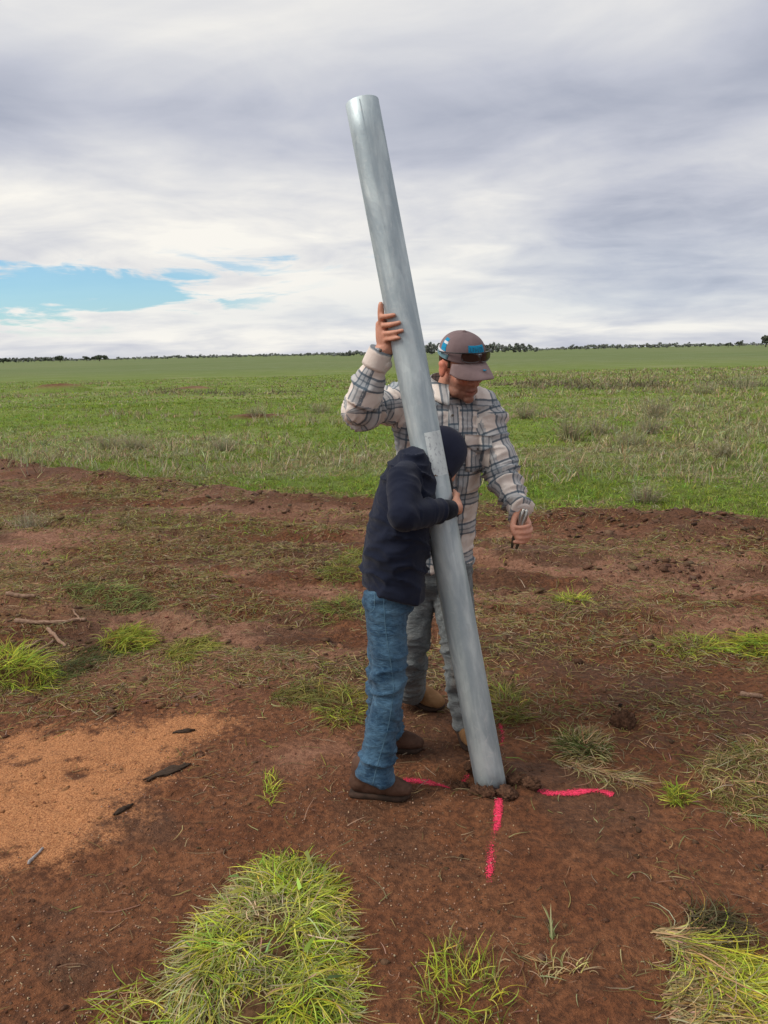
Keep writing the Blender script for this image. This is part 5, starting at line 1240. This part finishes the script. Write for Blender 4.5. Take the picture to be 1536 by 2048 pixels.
# ------------------------------------------------------------------ sprayed paint marks
m_pink, t = material('fluorescent pink marking paint'); pos = t.n('ShaderNodeNewGeometry').outputs['Position']; nB = t.noise(pos, 130, 4, .65)
bp_ = finish(t, t.mix(t.rng(nB, .36, .66), (.50, .035, .060), (.86, .055, .140)), .9, nB, .2, .003, spec=.1)
nP = t.noise(pos, 210, 4, .7); al = t.rng(t.m('ADD', t.attr('col').outputs['Color'], t.m('MULTIPLY', t.m('SUBTRACT', nP, .5), 3.6)), .50, .85)
t.put(bp_.inputs['Alpha'], al)
def paint(label, px, w, dens, seed):
    pts = catmull(np.array([G(*p)[:2] for p in px]), 16); seg = np.linalg.norm(np.diff(pts, axis=0), axis=1); s = np.concatenate([[0], np.cumsum(seg)]); L = s[-1]; st = .0030; wm = w * 2.3
    nu, nv = int(L / st) + 1, int(2 * wm / st) + 1; U = np.linspace(0, L, nu); Vv = np.linspace(-wm, wm, nv)
    cx, cy = np.interp(U, s, pts[:, 0]), np.interp(U, s, pts[:, 1]); tx, ty = np.gradient(cx), np.gradient(cy); l = np.hypot(tx, ty); tx, ty = tx / l, ty / l
    X = cx[:, None] - ty[:, None] * Vv[None]; Y = cy[:, None] + tx[:, None] * Vv[None]; Z = gz(X, Y) + .0030
    d = np.interp(U / L, np.linspace(0, 1, len(dens)), dens)[:, None]; n = fbm(X * 60, Y * 60, oct=3, seed=seed); n2 = fbm(X * 14, Y * 14, oct=2, seed=seed + 3)
    cov = d * (1.18 - (np.abs(Vv)[None] / (w * (.55 + .8 * n2))) ** 2 * .8) + 1.9 * (n - .5) + .9 * (vnoise(X * 190, Y * 190, seed=seed) - .5)
    cv_ = np.clip(d * (1.05 - .55 * (np.abs(Vv)[None] / w) ** 1.6) + .9 * (n2 - .5), 0, 1); keep_ = cv_ > .02; i = np.arange(nu * nv).reshape(nu, nv); q = np.stack([i[:-1, :-1], i[1:, :-1], i[1:, 1:], i[:-1, 1:]], -1).reshape(-1, 4); kc = (keep_[:-1, :-1] & keep_[1:, 1:]).ravel() | (keep_[1:, :-1] & keep_[:-1, 1:]).ravel(); q = q[kc]
    us, inv = np.unique(q, return_inverse=True); V = np.stack([X, Y, Z], -1).reshape(-1, 3)[us]
    return tag(mesh_obj('paint_line', V, inv.reshape(-1, 4), m_pink, cols=np.repeat(cv_.reshape(-1, 1)[us], 3, 1)), label, 'paint mark', 'pink setting out marks round the post')
paint('pink sprayed line running toward the camera from the post foot', [(994, 1590), (998, 1612), (994, 1650), (986, 1690), (981, 1725), (977, 1775)], .013, [.9, 1.0, 1.0, .9, .7, .45, .15, .75, .9, .5], 3)
paint('pink sprayed line left of the post, ending at the near boot', [(806, 1561), (850, 1563), (895, 1566), (926, 1576)], .018, [.8, 1.0, .9, .95, .6], 7)
paint('pink sprayed line right of the post', [(1052, 1580), (1090, 1588), (1140, 1590), (1190, 1586), (1226, 1596)], .017, [.5, .8, 1.0, 1.05, 1.0, .8], 11)
paint('short pink sprayed line behind the post, beyond its right side', [(1003, 1492), (1006, 1475), (1000, 1445)], .010, [.5, .6, .55], 13)
paint('two small pink flecks beside the hole left of the post', [(914, 1556), (926, 1545), (938, 1538)], .009, [.6, .7, .6], 17)

# ------------------------------------------------------------------ far trees
m_tree, t = material('far foliage'); finish(t, t.attr('col').outputs['Color'], .9, spec=.1)
m_trunk, t = material('tree trunk'); finish(t, (.10, .08, .065), .95)
def crown(base, h, w, n, lobes, col=(.11, .125, .095), leaf=None):
    ls = [(rng.normal(size=3) * np.array([w * .24, w * .24, h * .13]) + np.array([0, 0, h * .66]), rng.uniform(.28, .5) * np.array([w * .5, w * .5, h * .38])) for _ in range(lobes)]
    k = rng.integers(0, lobes, n); c = np.array([l[0] for l in ls])[k]; r = np.array([l[1] for l in ls])[k]; d = rng.normal(size=(n, 3)); d /= np.linalg.norm(d, axis=1)[:, None]
    p = base + c + d * r * rng.uniform(.55, 1.05, (n, 1)); s = (leaf or w * .09) * rng.uniform(.5, 1.4, (n, 1)); a = rng.normal(size=(n, 3)); a /= np.linalg.norm(a, axis=1)[:, None]; b = np.cross(a, rng.normal(size=(n, 3))); b /= np.linalg.norm(b, axis=1)[:, None]
    V = np.stack([p - a * s, p + b * s * .8, p + a * s, p - b * s * .8], 1).reshape(-1, 3); return V, np.arange(n * 4).reshape(-1, 4), np.repeat(jit(col, n, .25, .06), 4, 0)
def tree(label, px, py_top, dist, wpx, n=700):
    b = P(px, 705, dist); b[2] = 0; top = P(px, py_top, dist)[2]; w = wpx * dist / F_PX
    th = empty('tree', b, label, 'tree', 'trees on the horizon'); v, f, c = crown(b, top, w, n, 9, leaf=w * .10); mesh_obj('crown', v, f, m_tree, th, cols=c, smooth=False)
    mesh_obj('trunk', *tube([b - np.array([0, 0, .3]), b + np.array([w * .03, 0, top * .3]), b + np.array([-w * .02, 0, top * .62])], [w * .045, w * .035, w * .018], 8, (1, 0, 0), 3), m_trunk, th)
tree('lone dark tree on the horizon at the right edge of the field', 1530, 668, 420, 30)
tree('tiny round tree on the horizon left of the right edge tree', 1478, 683, 520, 12, 300)
tree('low bush on the horizon, left neighbour of the tiny round tree', 1455, 686, 520, 16, 300)
tree('broad tree on the left horizon, largest above the pasture there', 197, 711, 560, 24, 500)
tree('small tree on the left horizon, left of the broad one', 172, 713, 560, 12, 300)
tree('dark round tree at the end of the left horizon copse', 118, 712, 540, 20, 400)
tree('tree at the far left edge of the horizon', 4, 716, 520, 18, 400)
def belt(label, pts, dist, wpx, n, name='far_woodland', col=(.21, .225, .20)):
    L = []
    x0, x1 = pts[0][0], pts[-1][0]
    for px in np.arange(x0, x1, wpx * .45):
        yt = np.interp(px, [p[0] for p in pts], [p[1] for p in pts]) + rng.normal() * 1.2; dd = dist * rng.uniform(.97, 1.06); b = P(px, 705, dd); b[2] = 0; top = max(P(px, yt, dd)[2], 1.0)
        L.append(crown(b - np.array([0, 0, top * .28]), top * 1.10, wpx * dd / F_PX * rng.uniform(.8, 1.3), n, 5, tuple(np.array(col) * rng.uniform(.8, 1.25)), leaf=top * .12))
    v, f, c = cat(L); tag(mesh_obj(name, v, f, m_tree, cols=c, smooth=False), label, 'woodland', kind='stuff')
belt('dark belt of trees on the horizon behind the cap', [(660, 705), (740, 700), (850, 686), (900, 681), (960, 683), (1000, 686), (1040, 682), (1065, 688), (1080, 696)], 470, 14, 240)
belt('thin line of distant trees along the right horizon', [(1060, 695), (1110, 694), (1150, 688), (1250, 687), (1360, 684), (1440, 686), (1560, 683), (1700, 681)], 820, 12, 130)
belt('broken copse of distant trees along the left horizon', [(-120, 719), (0, 716), (44, 712), (100, 711), (130, 715), (200, 715), (260, 714), (350, 710), (450, 708), (560, 706), (680, 703)], 760, 11, 150)
